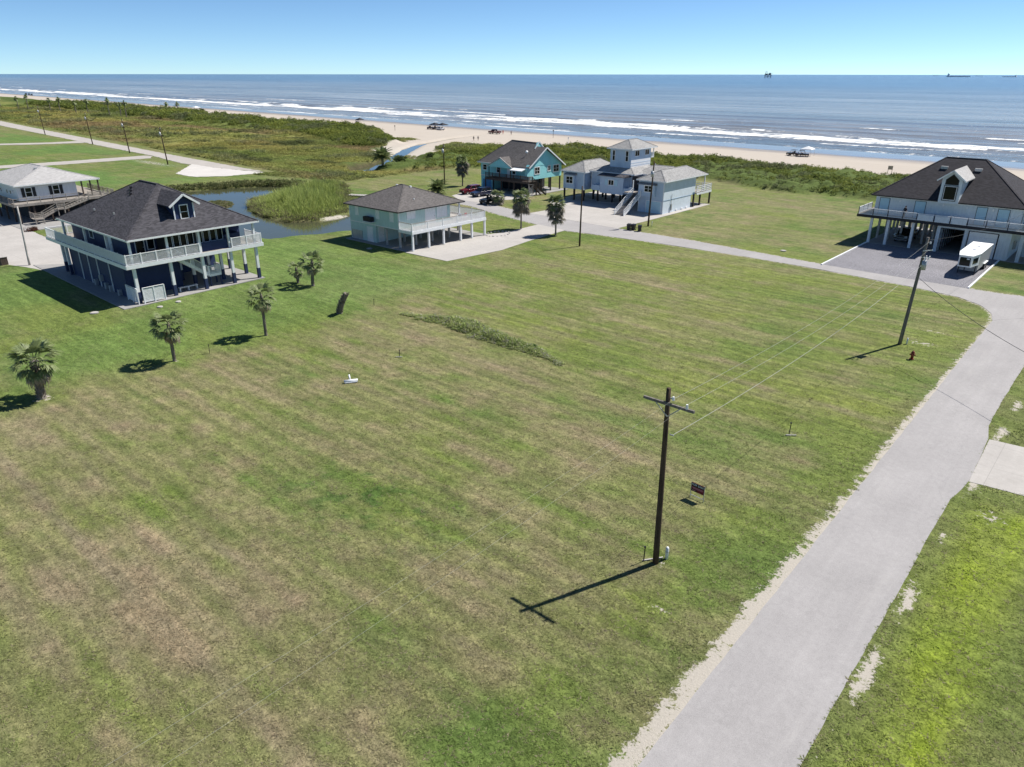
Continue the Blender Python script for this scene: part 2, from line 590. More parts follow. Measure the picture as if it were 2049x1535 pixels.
GRAVEL = [(-31.1, 97.4), (-14.3, 96.9), (-14.3, 115.4), (-31.1, 115.4)]
LEFT_ROAD = [(-172.8, 101.8), (-204.7, 103.8), (-234.7, 105.6), (-296.6, 110.8), (-376, 117.5), (-470, 126), (-700, 146), (-700, 138), (-470, 119), (-417, 113.5), (-349, 108.6), (-271, 102.6), (-234, 100.4), (-207, 96.7), (-190, 97.4)]
SIDE_ROAD_A = [(-233, 100), (-227, 97), (-228.6, 73), (-231.5, 55), (-232, 20), (-239, 20), (-238.5, 60), (-236.6, 76), (-235.5, 99)]
SIDE_ROAD_B = [(-300, 105), (-296, 104), (-302, 90), (-310, 78), (-312, 20), (-317, 20), (-316, 80), (-307, 96), (-306, 106)]
SAND_PATCH = [(-203, 97.6), (-186.3, 85.2), (-180, 84.6), (-176.5, 85.5), (-172.3, 91), (-171.5, 101.0), (-190, 97.5)]
PAVED = [ROAD1, ROAD2, MINT_DRIVE, LIGHT_DRIVE, TEAL_DRIVE, NAVY_SLAB, NAVY_DRIVE, RIGHT_DRIVE, GRAVEL, LEFT_ROAD, SIDE_ROAD_A, SIDE_ROAD_B, SAND_PATCH]
EDGE_X = [-200, -150, -145, -115.6, -81, -69, -61, -54, -43, 100]
EDGE_Y = [112, 122, 140, 152, 163, 158, 155, 158, 157, 157]


def road_gap(x, y):
    """distance from the nearest edge of the two main roads"""
    return np.minimum(sdf(ROAD1, x, y), sdf(ROAD2, x, y))


def ground(x, y):
    """height, ground-cover colour and sand amount at any place"""
    s = y + 0.066 * x
    n1, n2, n3 = fbm(x * 0.05, y * 0.05, 4), fbm(x * 0.35, y * 0.35, 3, 5.0), fbm(x * 1.3, y * 1.3, 3, 9.0)
    z = -0.05 + (n2 - 0.5) * 0.05
    # ---- lawns
    along = fbm(x * 0.035, y * 0.42, 4, 31.0)          # mown in passes along X
    fine = fbm(x * 0.25, y * 1.9, 3, 77.0)
    stripe = 0.5 + 0.5 * np.sin(y * 2 * np.pi / 1.9 + 1.2 * fbm(x * .06, y * .06, 2, 3.0) * 6)
    dry = fbm(x * 0.09, y * 0.15, 5, 51.0)
    dry2 = fbm(x * 0.45, y * 0.6, 4, 13.0)
    lotA = sst(-63, -58, x) * (1 - sst(44, 49, y)) * (1 - sst(-12, -9.5, x))
    lotB = sst(45, 49, y) * (1 - sst(97, 100, y)) * sst(-63, -58, x) * (1 - sst(-12, -9, x))
    verge = sst(-6, -4, x) * (1 - sst(86, 94, y))
    far = sst(97, 103, y)
    dgr = lotA * sst(34, 6, y + .25 * (x + 40)) * sst(-10, -26, x)
    lines = fbm(x * .010, y * 1.15, 3, 131.)
    dryness = 0.20 + 0.20 * lotA + 0.20 * dgr + 0.02 * lotB + 0.12 * far
    dryness = dryness + 0.85 * (dry - 0.5) + 0.95 * (dry2 - 0.5) + 0.35 * (along - 0.5) * (0.6 + lotB) + 0.35 * (fine - 0.5) + (0.14 * (stripe - 0.5) + 0.6 * (lines - 0.5)) * (lotA + lotB)
    # places that really are browner or greener
    for cx, cy, rx, ry, a in [(-31, 42.3, 13, 0.8, .5), (-33, 9.1, 20, 0.5, .5), (-30.6, 66.8, 7, 3.5, .22), (-41, 75, 7, 3, .22), (-28.8, 77.7, 6, 3, .15), (-22, 36, 8, 4, .25), (-20, 20, 6, 3, .2), (-45, 40.5, 7, 2.5, .25),
                              (-39, 13, 3.2, 1.3, -.5), (-31, 22.6, 4.5, 1.6, -.25), (-13, 15, 2.2, 6, -.5), (-12.2, 28, 1.8, 8, -.3), (-12, 45, 1.6, 20, -.25), (-12.5, 70, 2, 9, -.3), (-28, 51, 14, 2.0, -.3), (-35, 58, 12, 3, -.22), (-62, 38, 3, 8, -.3), (-70, 25, 9, 8, -.25), (-90, 22, 20, 6, -.3), (-25, 13, 3, 3, .2), (-15.5, 11, 1.6, 0.7, .4), (-18, 12.5, 2.5, 2.5, .15)]:
        dryness = dryness + a * np.exp(-((x - cx) / rx) ** 2 - ((y - cy) / ry) ** 2)
    dryness = np.clip(dryness, 0, 1.15)
    yel = np.clip(fbm(x * 0.12, y * 0.2, 3, 91.0) * 1.2 - 0.25 + 0.22 * lotB + 0.3 * verge + .04, 0, 1)
    c_g = lerp(np.array([0.092, 0.140, 0.038]), np.array([0.160, 0.185, 0.050]), yel)
    c_m = np.array([0.172, 0.172, 0.080])
    c_d = lerp(np.array([0.195, 0.172, 0.115]), np.array([0.235, 0.188, 0.125]), np.clip(dry2 * 1.5 - .25, 0, 1))
    col = np.where((dryness < 0.5)[..., None], lerp(c_g, np.broadcast_to(c_m, c_g.shape), np.clip(dryness * 2, 0, 1)), lerp(np.broadcast_to(c_m, c_g.shape), c_d, np.clip(dryness * 2 - 1, 0, 1)))
    lushN = (1 - sst(-66, -59, x)) * (1 - sst(58, 66, y)) * sst(-112, -104, x)
    col = lerp(col, np.array([0.105, 0.168, 0.046]) * (0.8 + .4 * n2[..., None]), .7 * lushN * sst(.3, .5, fbm(x * .06, y * .09, 3, 144.)))
    # deep green grass on the fields to the left
    fieldL = (1 - sst(-176, -165, x)) * (1 - sst(100, 106, y))
    col = lerp(col, np.array([0.098, 0.168, 0.046]) * (0.75 + 0.5 * n2[..., None]), fieldL * .85 * sst(.32, .50, fbm(x * .03, y * .06, 4, 44.)) * (1 - .8 * sst(-16, -3, y - (101 + np.clip(-172 - x, 0, 500) * .0835))))
    # bright strip right of the near road
    b = np.exp(-((x + 1.9) / 1.3) ** 2) * (1 - sst(44, 46.5, y)) * (.45 + .55 * sst(.25, .5, fbm(x * .5, y * .12, 3, 8.)))
    col = lerp(col, np.array([0.125, 0.155, 0.05]), .6 * verge * (1 - b))
    col = lerp(col, np.array([0.205, 0.265, 0.030]), np.clip(1.1 * b, 0, 1))
    # dark clover clumps
    cl = sst(.62, .68, fbm(x * 1.1, y * 1.6, 3, 61.)) * np.exp(-((x + 31) / 7) ** 2 - ((y - 22) / 4.5) ** 2)
    col = lerp(col, np.array([0.05, 0.10, 0.024]), 0.75 * cl)
    col = col * (0.84 + 0.40 * n3[..., None])
    # ---- sand along the road edges and on bare spots
    gap = road_gap(x, y)
    left1 = np.exp(-(np.clip(-9.15 - x, -1, 9) / 0.75) ** 2) * (x < -8.8) * (1 - sst(80, 84, y))
    wid = 0.48 + 0.6 * fbm(x * .15, y * .2, 3, 3.3) + 0.25 * sst(30, 8, y) - .12 * np.exp(-((y - 36) / 6) ** 2)
    sand = np.clip(left1 * wid * 1.0, 0, .82) * (.55 + .9 * fbm(x * .9, y * .9, 3, 333.))
    rightr = np.exp(-((x + 4.1) / 0.45) ** 2) * (x > -4.9) * np.clip(fbm(x * .3, y * .3, 3, 21.) * 2.2 - .75, 0, .75) * (y < 90)
    r2 = np.exp(-(np.clip(gap, 0, 9) / 0.5) ** 2) * (y > 82) * 0.62
    sand = np.maximum(np.maximum(sand, rightr), r2)
    for cx, cy, rx, ry, a in [(-2.6, 44, 1.2, 1.0, .5), (-4.0, 28, .45, 1.6, .46), (-4.1, 31.8, .35, 1.8, .42), (-14.4, 27.9, .5, .4, .55), (-12.6, 25, 1.0, .25, .6), (-15.1, 46.5, .9, .5, .5), (-13.2, 73, 1.6, .8, .55), (-60.8, 14.4, 1.0, .8, .6), (-60.9, 24.8, .5, .5, .45), (-60.9, 33.7, .6, .5, .45), (-13.2, 77.5, 2, .6, .45), (-195, 97, 12, 2.0, .6), (-215, 92, 18, 3.0, .5), (-108, 75.5, 1.6, 3.2, .9)]:
        sand = np.maximum(sand, a * np.exp(-((x - cx) / rx) ** 2 - ((y - cy) / ry) ** 2))
    # ---- marsh beyond the left road
    mz = sst(-141, -148, x) * sst(0, 2.5, y - np.where(x < -172, 103.4 + (-172 - x) * .0835, 96 + np.clip((-172 - x) * -.25, 0, 20)))
    mz = mz * (1 - sst(190, 199, s))
    bank = np.clip(1 - np.abs(sdf(POND, x, y) - 2.5) / 3.5, 0, 1) * sst(-128, -140, x) * 1.4
    mz = np.clip(np.maximum(mz, bank), 0, 1)
    flat_ = (1 - sst(5, 10, sdf(CREEK, x, y) + 4 * (n2 - .5))) * sst(146, 156, y)
    mz = mz * (1 - flat_)
    a1, a2 = fbm(x * .035, y * .05, 4, 15.), fbm(x * .16, y * .2, 4, 25.)
    cm = lerp(np.array([0.115, 0.140, 0.040]), np.array([0.180, 0.165, 0.055]), np.clip(a1 * 2.4 - .7, 0, 1))
    cm = lerp(cm, np.array([0.150, 0.110, 0.060]), np.clip(fbm(x * .02, y * .07, 4, 35.) * 4 - 2.1, 0, .8))
    cm = cm * (0.75 + 0.95 * a2[..., None])
    col = lerp(col, cm, mz)
    z = z + mz * (0.1 + 0.55 * (a2 - 0.5) + 0.5 * (a1 - .5))
    # ---- dunes
    edge = np.interp(x, EDGE_X, EDGE_Y) + 2.5 * (n2 - .5)
    duneR = sst(-172, -166, x) * sst(0, 2.5, y - edge) * (1 - sst(190, 196, s + 6 * (n1 - .5) + np.clip(-148 - x, 0, 30) * .8))
    duneL = (1 - sst(-213, -206, x)) * sst(158, 170, s + np.clip(x + 270, 0, 70) * .3) * (1 - sst(193, 199, s + 6 * (n1 - .5) + np.clip(x + 277, 0, 70) * .45))
    dn = np.maximum(duneR, duneL)
    wedge = 1 - sst(-2, 2.5, sdf(WEDGE, x, y) + 3 * (n2 - .5))
    dn = dn * (1 - wedge)
    col = lerp(col, np.array([0.075, 0.105, 0.028]) * (0.7 + .7 * a2[..., None]), dn)
    z = z + dn * (0.35 + 1.9 * np.clip(n2 - .25, 0, 1) + 1.1 * np.clip(fbm(x * .12, y * .12, 3, 71.) - .3, 0, 1))
    # ---- beach
    bz = sst(192, 200, s + 6 * (n1 - .5)) * (1 - dn)
    sand = np.maximum(sand * (1 - mz) * (1 - dn), np.maximum(np.maximum(bz, wedge), flat_))
    # blow-outs: bare sand showing between dune plants
    sand = np.maximum(sand, dn * sst(.70, .78, fbm(x * .09, y * .09, 3, 141.)) * sst(175, 190, s))
    drop = np.clip((s - 200) / 62.0, 0, 4)
    z = np.where(s > 200, np.where(drop < 1, z - 0.88 * drop + .03 * n1, -0.93 - (drop - 1) * 1.6), z)
    # ---- pond and creek beds
    for poly, dep in ((POND, -1.0), (CREEK, -0.95)):
        d = sdf(poly, x, y) + 1.6 * (n2 - .5)
        t = 1 - sst(-1.6, 0.9, d)
        if poly is POND:
            t = t * sst(-.6, .8, sdf(ISLET, x, y))
        z = z * (1 - t) + dep * t
        mud = 1 - sst(-.2, .9, d)
        col = lerp(col, np.array([0.075, 0.068, 0.038]), mud)
    # gentle swell of ground under the palms behind the lot line
    z = z + 0.22 * np.exp(-((x + 66) / 5) ** 2 - ((y - 44) / 4) ** 2)
    # the bed under everything paved
    pv = np.full(x.shape, 1e9)
    for q in PAVED:
        pv = np.minimum(pv, sdf(q, x, y))
    z = np.where(pv < 1.2, np.where(pv < .6, 1.0, (1.2 - pv) / .6) * (0.006 - 0.07 * (1 - sst(-.36, -.02, pv)) - z) + z, z)
    return z, np.clip(col, 0, 1), np.clip(sand, 0, 1), pv, mz, dn


def axis(segs):
    out = []
    for a, b, st in segs:
        out += list(np.arange(a, b - 1e-6, st))
    out.append(segs[-1][1])
    return np.array(out)


gx = axis([(-6000, -2000, 400), (-2000, -800, 60), (-800, -420, 14), (-420, -250, 3.0), (-250, -100, 1.0), (-100, -62, .6), (-62, 2, .3), (2, 20, 1.5), (20, 200, 12), (200, 2000, 150)])
gy = axis([(-1500, -200, 130), (-200, -10, 15), (-10, 4, 1.0), (4, 60, .3), (60, 120, .6), (120, 205, 1.0), (205, 275, 2.5), (275, 340, 8), (340, 1000, 60)])
GX, GY = np.meshgrid(gx, gy)
gz, gcol, gsand, _, _, _ = ground(GX.ravel(), GY.ravel())
nx, ny = len(gx), len(gy)
ii = (np.arange(ny - 1)[:, None] * nx + np.arange(nx - 1)[None, :]).ravel()
gf = np.stack([ii, ii + 1, ii + nx + 1, ii + nx], -1)
me = np_mesh('ground', np.stack([GX.ravel(), GY.ravel(), gz], -1), gf, np.concatenate([gcol, gsand[:, None]], 1), True)

m, t, b = mat_new('lawn_marsh_and_beach_sand', 0.9, 0.15)
p = gpos(t)
att = nd(t, 'ShaderNodeAttribute', attribute_name='col')
sp = nd(t, 'ShaderNodeSeparateXYZ')
t.links.new(p, sp.inputs[0])
n_f = noise(t, p, 9.0, 6, 0.7)
n_g = noise(t, p, 30.0, 3, 0.7)
n_s = noise(t, p, 2.2, 5, 0.65)
n_b = noise(t, vscale(t, p, (0.05, 0.5, 1)), 1.0, 5)
grass = mixc(t, 1.0, att.outputs['Color'], mixc(t, ramp(t, mth(t, 'MULTIPLY_ADD', n_f, .6, mth(t, 'MULTIPLY', n_g, .4)), .3, .7), (0.5, 0.52, 0.5), (1.5, 1.46, 1.42)), 'MULTIPLY')
grass = mixc(t, 1.0, grass, mixc(t, ramp(t, noise(t, vscale(t, p, (1.2, 2.6, 1)), 1.0, 5, .7), .3, .7), (0.74, 0.76, 0.72), (1.26, 1.24, 1.22)), 'MULTIPLY')
# mower passes: straight rows along X on the two open lots
row = mth(t, 'SINE', mth(t, 'MULTIPLY_ADD', noise(t, vscale(t, p, (.05, .05, 1)), 1.0, 3), 9.0, mth(t, 'MULTIPLY', sp.outputs[1], 6.2832 / 1.15)))
lot = mth(t, 'MULTIPLY', mth(t, 'MULTIPLY', ramp(t, sp.outputs[0], -64, -58), ramp(t, sp.outputs[0], -9.5, -13)), ramp(t, sp.outputs[1], 96, 92))
row = mth(t, 'MULTIPLY', mth(t, 'MULTIPLY', row, lot), ramp(t, noise(t, vscale(t, p, (.07, .16, 1)), 1.0, 3), .32, .62))
grass = mixc(t, mth(t, 'MULTIPLY_ADD', row, .5, .5), mixc(t, 1.0, grass, (.89, .91, .93), 'MULTIPLY'), mixc(t, 1.0, grass, (1.11, 1.10, 1.10), 'MULTIPLY'))
grass = mixc(t, 1.0, grass, mixc(t, ramp(t, noise(t, vscale(t, p, (.10, 1.1, 1)), 1.0, 4, .6), .35, .65), (0.86, 0.88, 0.85), (1.13, 1.12, 1.12)), 'MULTIPLY')
straw = ramp(t, noise(t, p, 5.0, 6, .75), .58, .72)
grass = mixc(t, mth(t, 'MULTIPLY', straw, .35), grass, (0.23, 0.20, 0.125))
shore = mth(t, 'ADD', sp.outputs[1], mth(t, 'MULTIPLY', sp.outputs[0], 0.066))
wet = ramp(t, mth(t, 'MULTIPLY_ADD', n_b, 18.0, shore), 238, 258)
beach = ramp(t, shore, 150, 170)
pale = mixc(t, n_f, (0.36, 0.325, 0.275), (0.53, 0.49, 0.43))
tan = mixc(t, noise(t, vscale(t, p, (.03, .3, 1)), 1.0, 6, .65), (0.41, 0.36, 0.305), (0.49, 0.44, 0.385))
sandc = mixc(t, beach, pale, tan)
sandc = mixc(t, wet, sandc, (0.205, 0.165, 0.13))
sf = ramp(t, mth(t, 'ADD', att.outputs['Alpha'], mth(t, 'MULTIPLY', mth(t, 'SUBTRACT', mth(t, 'MULTIPLY_ADD', n_s, .6, mth(t, 'MULTIPLY', n_f, .4)), .5), 2.7)), .42, .62)
t.links.new(mixc(t, sf, grass, sandc), b.inputs['Base Color'])
rg = mixc(t, mth(t, 'MULTIPLY', wet, beach), (0.92,) * 3, (0.16,) * 3)
t.links.new(rg, b.inputs['Roughness'])
t.links.new(mth(t, 'MULTIPLY_ADD', mth(t, 'MULTIPLY', wet, beach), .35, .12), b.inputs['Specular IOR Level'])
dry_only = mth(t, 'SUBTRACT', 1.0, mth(t, 'MULTIPLY', wet, beach))
bump(t, b, mth(t, 'MULTIPLY', dry_only, mth(t, 'ADD', mth(t, 'MULTIPLY', n_f, .6), mth(t, 'MULTIPLY', n_g, .4))), 0.07, 0.9)
kind(link('ground', me, m), 'structure')

# ------------------------------------------------------------------ pond and creek water
def still(name, base):
    m, t, b = mat_new(name, 0.04, 0.5)
    p = gpos(t)
    n = noise(t, p, 0.25, 4)
    t.links.new(mixc(t, n, base, tuple(v * 1.35 for v in base)), b.inputs['Base Color'])
    b.inputs['IOR'].default_value = 1.333
    bump(t, b, noise(t, vscale(t, p, (1.5, 0.6, 1)), 1.2, 3), 0.02, 0.35)
    return m


pond_mat = still('murky_pond_water', (0.055, 0.06, 0.032))
mb = MB()
mb.add([(x, y, POND_Z) for x, y in [(-164, 64), (-160, 88), (-150, 95), (-139, 95), (-130, 80), (-104, 84), (-93, 74), (-95, 56), (-110, 52), (-140, 54)]], [tuple(range(9, -1, -1))])
kind(mb.obj('pond', pond_mat), 'structure')
mb = MB()
mb.add([(x, y, CREEK_Z) for x, y in [(-167, 119), (-172, 134), (-179, 143), (-190, 158), (-201, 170), (-211, 186), (-220, 212), (-227, 239), (-217, 233), (-211, 211), (-202, 184), (-187, 164), (-172, 146), (-159, 131), (-154, 122)]], [tuple(range(14, -1, -1))])
kind(mb.obj('creek', pond_mat), 'structure')

# ------------------------------------------------------------------ sea: long swells and breakers as geometry, foam where they break
sx_ = axis([(-30000, -6000, 3000), (-6000, -1700, 250), (-1700, -700, 12), (-700, -330, 4.0), (-330, 80, 2.4), (80, 400, 40), (400, 2000, 400), (2000, 30000, 4000)])
ss_ = axis([(244, 300, 1.2), (300, 380, .9), (380, 480, 2.0), (480, 900, 12), (900, 3000, 150), (3000, 9000, 1000), (9000, 60000, 8000)])
SX, SS = np.meshgrid(sx_, ss_)
X_, S_ = SX.ravel(), SS.ravel()
foam = np.zeros_like(X_)
hz = np.zeros_like(X_)
near = np.exp(-((S_ - 300) / 130.0) ** 2)
wob = (fbm(X_ * .004, S_ * 0 + 2.0, 3, 5.) - .5) * 26 + (fbm(X_ * .02, S_ * 0 + 7.0, 3, 8.) - .5) * 9
nz1, nz2 = fbm(X_ * .03, S_ * .10, 4, 3.), fbm(X_ * .12, S_ * .35, 4, 12.)
nz3 = fbm(X_ * .012, S_ * .02, 3, 41.)


def line(c, wd, k, phase):
    return np.exp(-((S_ - (c + wob * k + (fbm(X_ * .008 + phase, S_ * 0, 3, phase) - .5) * 14)) / wd) ** 2)


# run-up edge on the sand, an inner reform line and the main break
sw = S_ - (261 + (fbm(X_ * .018, S_ * 0 + 1.0, 3, 2.) - .5) * 9)
foam += 0.95 * np.exp(-((sw - 1.2) / 1.9) ** 2) + .38 * np.exp(-((sw - 6) / 5.0) ** 2) * nz2 * 1.5
main = sst(296, 312, S_ + wob * .5) * (1 - sst(318, 331, S_ + wob * .9 + 16 * (nz1 - .5)))
rt = sst(-330, -60, X_)
foam += main * (.35 + .9 * sst(.40, .56, fbm(X_ * .035, S_ * .22, 4, 615.))) * np.clip((nz1 * 1.2 + nz2 * 1.0) - .62 + .20 * rt, 0, 1) * 1.7
foam += 0.75 * line(324, 2.2, 1.0, 3.0) * sst(.42, .56, nz3 + .5 * (nz1 - .5) + .05 * rt) * sst(.38, .5, fbm(X_ * .05, S_ * .1, 3, 515.))
foam += 0.8 * line(300, 2.6, .7, 9.0) * sst(.30, .50, nz1)
foam += 0.75 * line(311, 2.2, .9, 27.) * sst(.42, .56, fbm(X_ * .022, S_ * .03, 4, 95.)) + 0.7 * line(285, 2.0, .6, 37.) * sst(.46, .58, fbm(X_ * .025, S_ * .03, 4, 195.))
foam += 0.75 * line(336, 2.0, 1.1, 47.) * sst(.46, .56, fbm(X_ * .015, S_ * .03, 4, 295.) + .06 * rt)
foam += 0.75 * line(345, 1.7, 1.2, 15.) * sst(.57, .64, fbm(X_ * .02, S_ * 0 + 4., 3, 77.))
foam += 0.75 * line(372, 1.6, 1.3, 21.) * sst(.62, .68, fbm(X_ * .018, S_ * 0 + 9., 3, 57.))
hz += 0.75 * line(327, 4.5, 1.0, 3.0) * sst(.30, .5, nz3) + .35 * line(301, 4.0, .7, 9.0) + .55 * line(348, 4.5, 1.2, 15.) + .5 * line(375, 5.0, 1.3, 21.) + .45 * line(405, 6.0, 1.3, 33.) + .4 * line(440, 7.0, 1.3, 43.)
hz += near * (nz2 - .5) * .35 + foam * .12 * (nz2)
hz *= np.clip((S_ - 258) / 25, 0, 1)
flat = np.where(S_ < 260, 0, 1)
v = np.stack([X_, S_ - 0.066 * np.clip(X_, -6000, 2000), SEA_Z + hz], -1)
nx, ny = len(sx_), len(ss_)
ii = (np.arange(ny - 1)[:, None] * nx + np.arange(nx - 1)[None, :]).ravel()
me = np_mesh('sea', v, np.stack([ii, ii + 1, ii + nx + 1, ii + nx], -1), np.clip(np.stack([foam, foam, foam], -1), 0, 1), True, 'foam')
m, t, b = mat_new('sea_water_with_foam', 0.12, 0.5)
b.inputs['IOR'].default_value = 1.333
p = gpos(t)
att = nd(t, 'ShaderNodeAttribute', attribute_name='foam')
sp = nd(t, 'ShaderNodeSeparateXYZ')
t.links.new(p, sp.inputs[0])
w1 = noise(t, vscale(t, p, (0.05, 0.28, 1)), 1.0, 6, .6)
w2 = noise(t, vscale(t, p, (0.25, 0.9, 1)), 1.0, 5, .6)
w3 = noise(t, vscale(t, p, (0.0025, 0.02, 1)), 1.0, 5, .6)
fz = mth(t, 'MULTIPLY_ADD', noise(t, vscale(t, p, (.42, .13, 1)), 1.0, 5, .7), .6, mth(t, 'MULTIPLY', noise(t, vscale(t, p, (.07, .3, 1)), 1.0, 5, .7), .4))
ff = ramp(t, mth(t, 'ADD', att.outputs['Fac'], mth(t, 'MULTIPLY', mth(t, 'SUBTRACT', fz, .5), 3.0)), .28, .80)
cap = mth(t, 'MULTIPLY', ramp(t, noise(t, vscale(t, p, (0.04, 0.35, 1)), 1.0, 3, .5), .765, .80), ramp(t, sp.outputs[1], 900, 450))
ff = mth(t, 'MAXIMUM', ff, mth(t, 'MULTIPLY', cap, .8))
murk = mixc(t, ramp(t, sp.outputs[1], 300, 2200), (0.185, 0.185, 0.180), (0.075, 0.120, 0.175))
w4 = noise(t, vscale(t, p, (0.010, 0.075, 1)), 1.0, 5, .6)
w5 = noise(t, vscale(t, p, (0.0007, 0.006, 1)), 1.0, 5, .6)
sw_ = mth(t, 'ADD', mth(t, 'MULTIPLY', w4, .45), mth(t, 'ADD', mth(t, 'MULTIPLY', w3, .3), mth(t, 'MULTIPLY', w5, .25)))
water = mixc(t, ramp(t, mth(t, 'MULTIPLY_ADD', sw_, .75, mth(t, 'MULTIPLY', w1, .25)), .36, .64), mixc(t, 1.0, murk, (.80, .82, .86), 'MULTIPLY'), mixc(t, 1.0, murk, (1.3, 1.26, 1.2), 'MULTIPLY'))
for wv_, k_ in ((w4, .14), (w3, .16), (w5, .16)):  # shading of far swells painted into the colour as streaks
    water = mixc(t, 1.0, water, mixc(t, ramp(t, wv_, .36, .64), (1 - k_,) * 3, (1 + k_,) * 3), 'MULTIPLY')
t.links.new(mixc(t, ff, water, (0.82, 0.83, 0.83)), b.inputs['Base Color'])
t.links.new(mth(t, 'MULTIPLY_ADD', ff, .6, .17), b.inputs['Roughness'])
t.links.new(mth(t, 'MULTIPLY_ADD', ff, -.2, .30), b.inputs['Specular IOR Level'])
bump(t, b, mth(t, 'ADD', mth(t, 'MULTIPLY', w1, .5), mth(t, 'ADD', mth(t, 'MULTIPLY', w2, .25), mth(t, 'MULTIPLY', w4, 1.6))), 1.3, 0.9)
kind(link('sea', me, m), 'structure')

# ------------------------------------------------------------------ roads, drives, pads
def sheet(name, poly, z, mat, th=0.12, jitter=0.0):
    mb = MB()
    if jitter:
        out = []
        n = len(poly)
        for i in range(n):
            a, c = Vector(poly[i]), Vector(poly[(i + 1) % n])
            k = max(1, min(60, int((c - a).length / 0.8)))
            for j in range(k):
                q = a.lerp(c, j / k)
                out.append((q.x + random.uniform(-jitter, jitter), q.y + random.uniform(-jitter, jitter)))
        poly = out
    mb.prism(poly, z - th, z)
    o = mb.obj(name, mat)
    # triangulate the long concave outlines cleanly
    bm = bmesh.new()
    bm.from_mesh(o.data)
    bmesh.ops.triangulate(bm, faces=[f for f in bm.faces if len(f.verts) > 4])
    bm.to_mesh(o.data)
    bm.free()
    return kind(o, 'structure')


sheet('road', ROAD1, 0.012, Mt['asphalt'], jitter=0.03)
sheet('road', ROAD2, 0.020, Mt['asphalt'], jitter=0.04)
sheet('driveway', MINT_DRIVE, 0.028, Mt['concrete'])
sheet('driveway', LIGHT_DRIVE, 0.030, Mt['concrete'])
sheet('driveway', TEAL_DRIVE, 0.028, Mt['concrete'])
sheet('driveway', RIGHT_DRIVE, 0.022, Mt['concrete'])
sheet('driveway', NAVY_DRIVE, 0.010, Mt['concrete'], jitter=.1)
sheet('gravel_pad', GRAVEL, 0.027, Mt['gravel'], jitter=.05)
sheet('road', LEFT_ROAD, 0.05, Mt['shellroad'], .5, jitter=.25)
sheet('road', SIDE_ROAD_A, 0.035, Mt['shellroad'], .4, jitter=.25)
sheet('road', SIDE_ROAD_B, 0.035, Mt['shellroad'], .4, jitter=.25)
sheet('sand_patch', SAND_PATCH, 0.06, Mt['whitesand'], .5, jitter=.25)

# ------------------------------------------------------------------ building helpers
def fbox(mb, face, plane, a0, a1, z0, z1, d0, d1):
    """box on a wall: a runs along the wall, d outward from it"""
    if face == '-Y':
        return mb.box(a0, a1, plane - d1, plane - d0, z0, z1)
    if face == '+Y':
        return mb.box(a0, a1, plane + d0, plane + d1, z0, z1)
    if face == '+X':
        return mb.box(plane + d0, plane + d1, a0, a1, z0, z1)
    return mb.box(plane - d1, plane - d0, a0, a1, z0, z1)


def window(root, face, plane, a0, a1, z0, z1, fm, t_=0.09, mull=(), bars=(), gm=None):
    mb = MB()
    fbox(mb, face, plane, a0 - t_, a1 + t_, z1, z1 + t_, 0, .07)
    fbox(mb, face, plane, a0 - t_, a1 + t_, z0 - t_, z0, 0, .07)
    fbox(mb, face, plane, a0 - t_, a0, z0, z1, 0, .065)
    fbox(mb, face, plane, a1, a1 + t_, z0, z1, 0, .065)
    for q in mull:
        fbox(mb, face, plane, a0 + (a1 - a0) * q - .03, a0 + (a1 - a0) * q + .03, z0, z1, .022, .055)
    for q in bars:
        fbox(mb, face, plane, a0, a1, z0 + (z1 - z0) * q - .025, z0 + (z1 - z0) * q + .025, .021, .05)
    f = W(mb, 'window', fm, root)
    W(fbox(MB(), face, plane, a0, a1, z0, z1, .004, .02), 'pane', gm or Mt['glass'], f)
    return f


def door(root, face, plane, a0, a1, z0, z1, dm, tm, t_=0.08, panels=0):
    mb = MB()
    fbox(mb, face, plane, a0 - t_, a1 + t_, z1, z1 + t_, 0, .06)
    fbox(mb, face, plane, a0 - t_, a0, z0, z1, 0, .06)
    fbox(mb, face, plane, a1, a1 + t_, z0, z1, 0, .06)
    f = W(mb, 'door_frame' if not panels else 'garage_door_frame', tm, root)
    if panels:
        hh = (z1 - z0) / panels
        for i in range(panels):
            W(fbox(MB(), face, plane, a0, a1, z0 + i * hh + .008, z0 + (i + 1) * hh - .008, .003, .03), 'door_panel', dm, f)
    else:
        W(fbox(MB(), face, plane, a0, a1, z0, z1, .003, .03), 'door_leaf', dm, f)
        W(fbox(MB(), face, plane, a1 - .14, a1 - .08, z0 + .95, z0 + 1.05, .032, .08), 'door_handle', Mt['metal'], f)
    return f


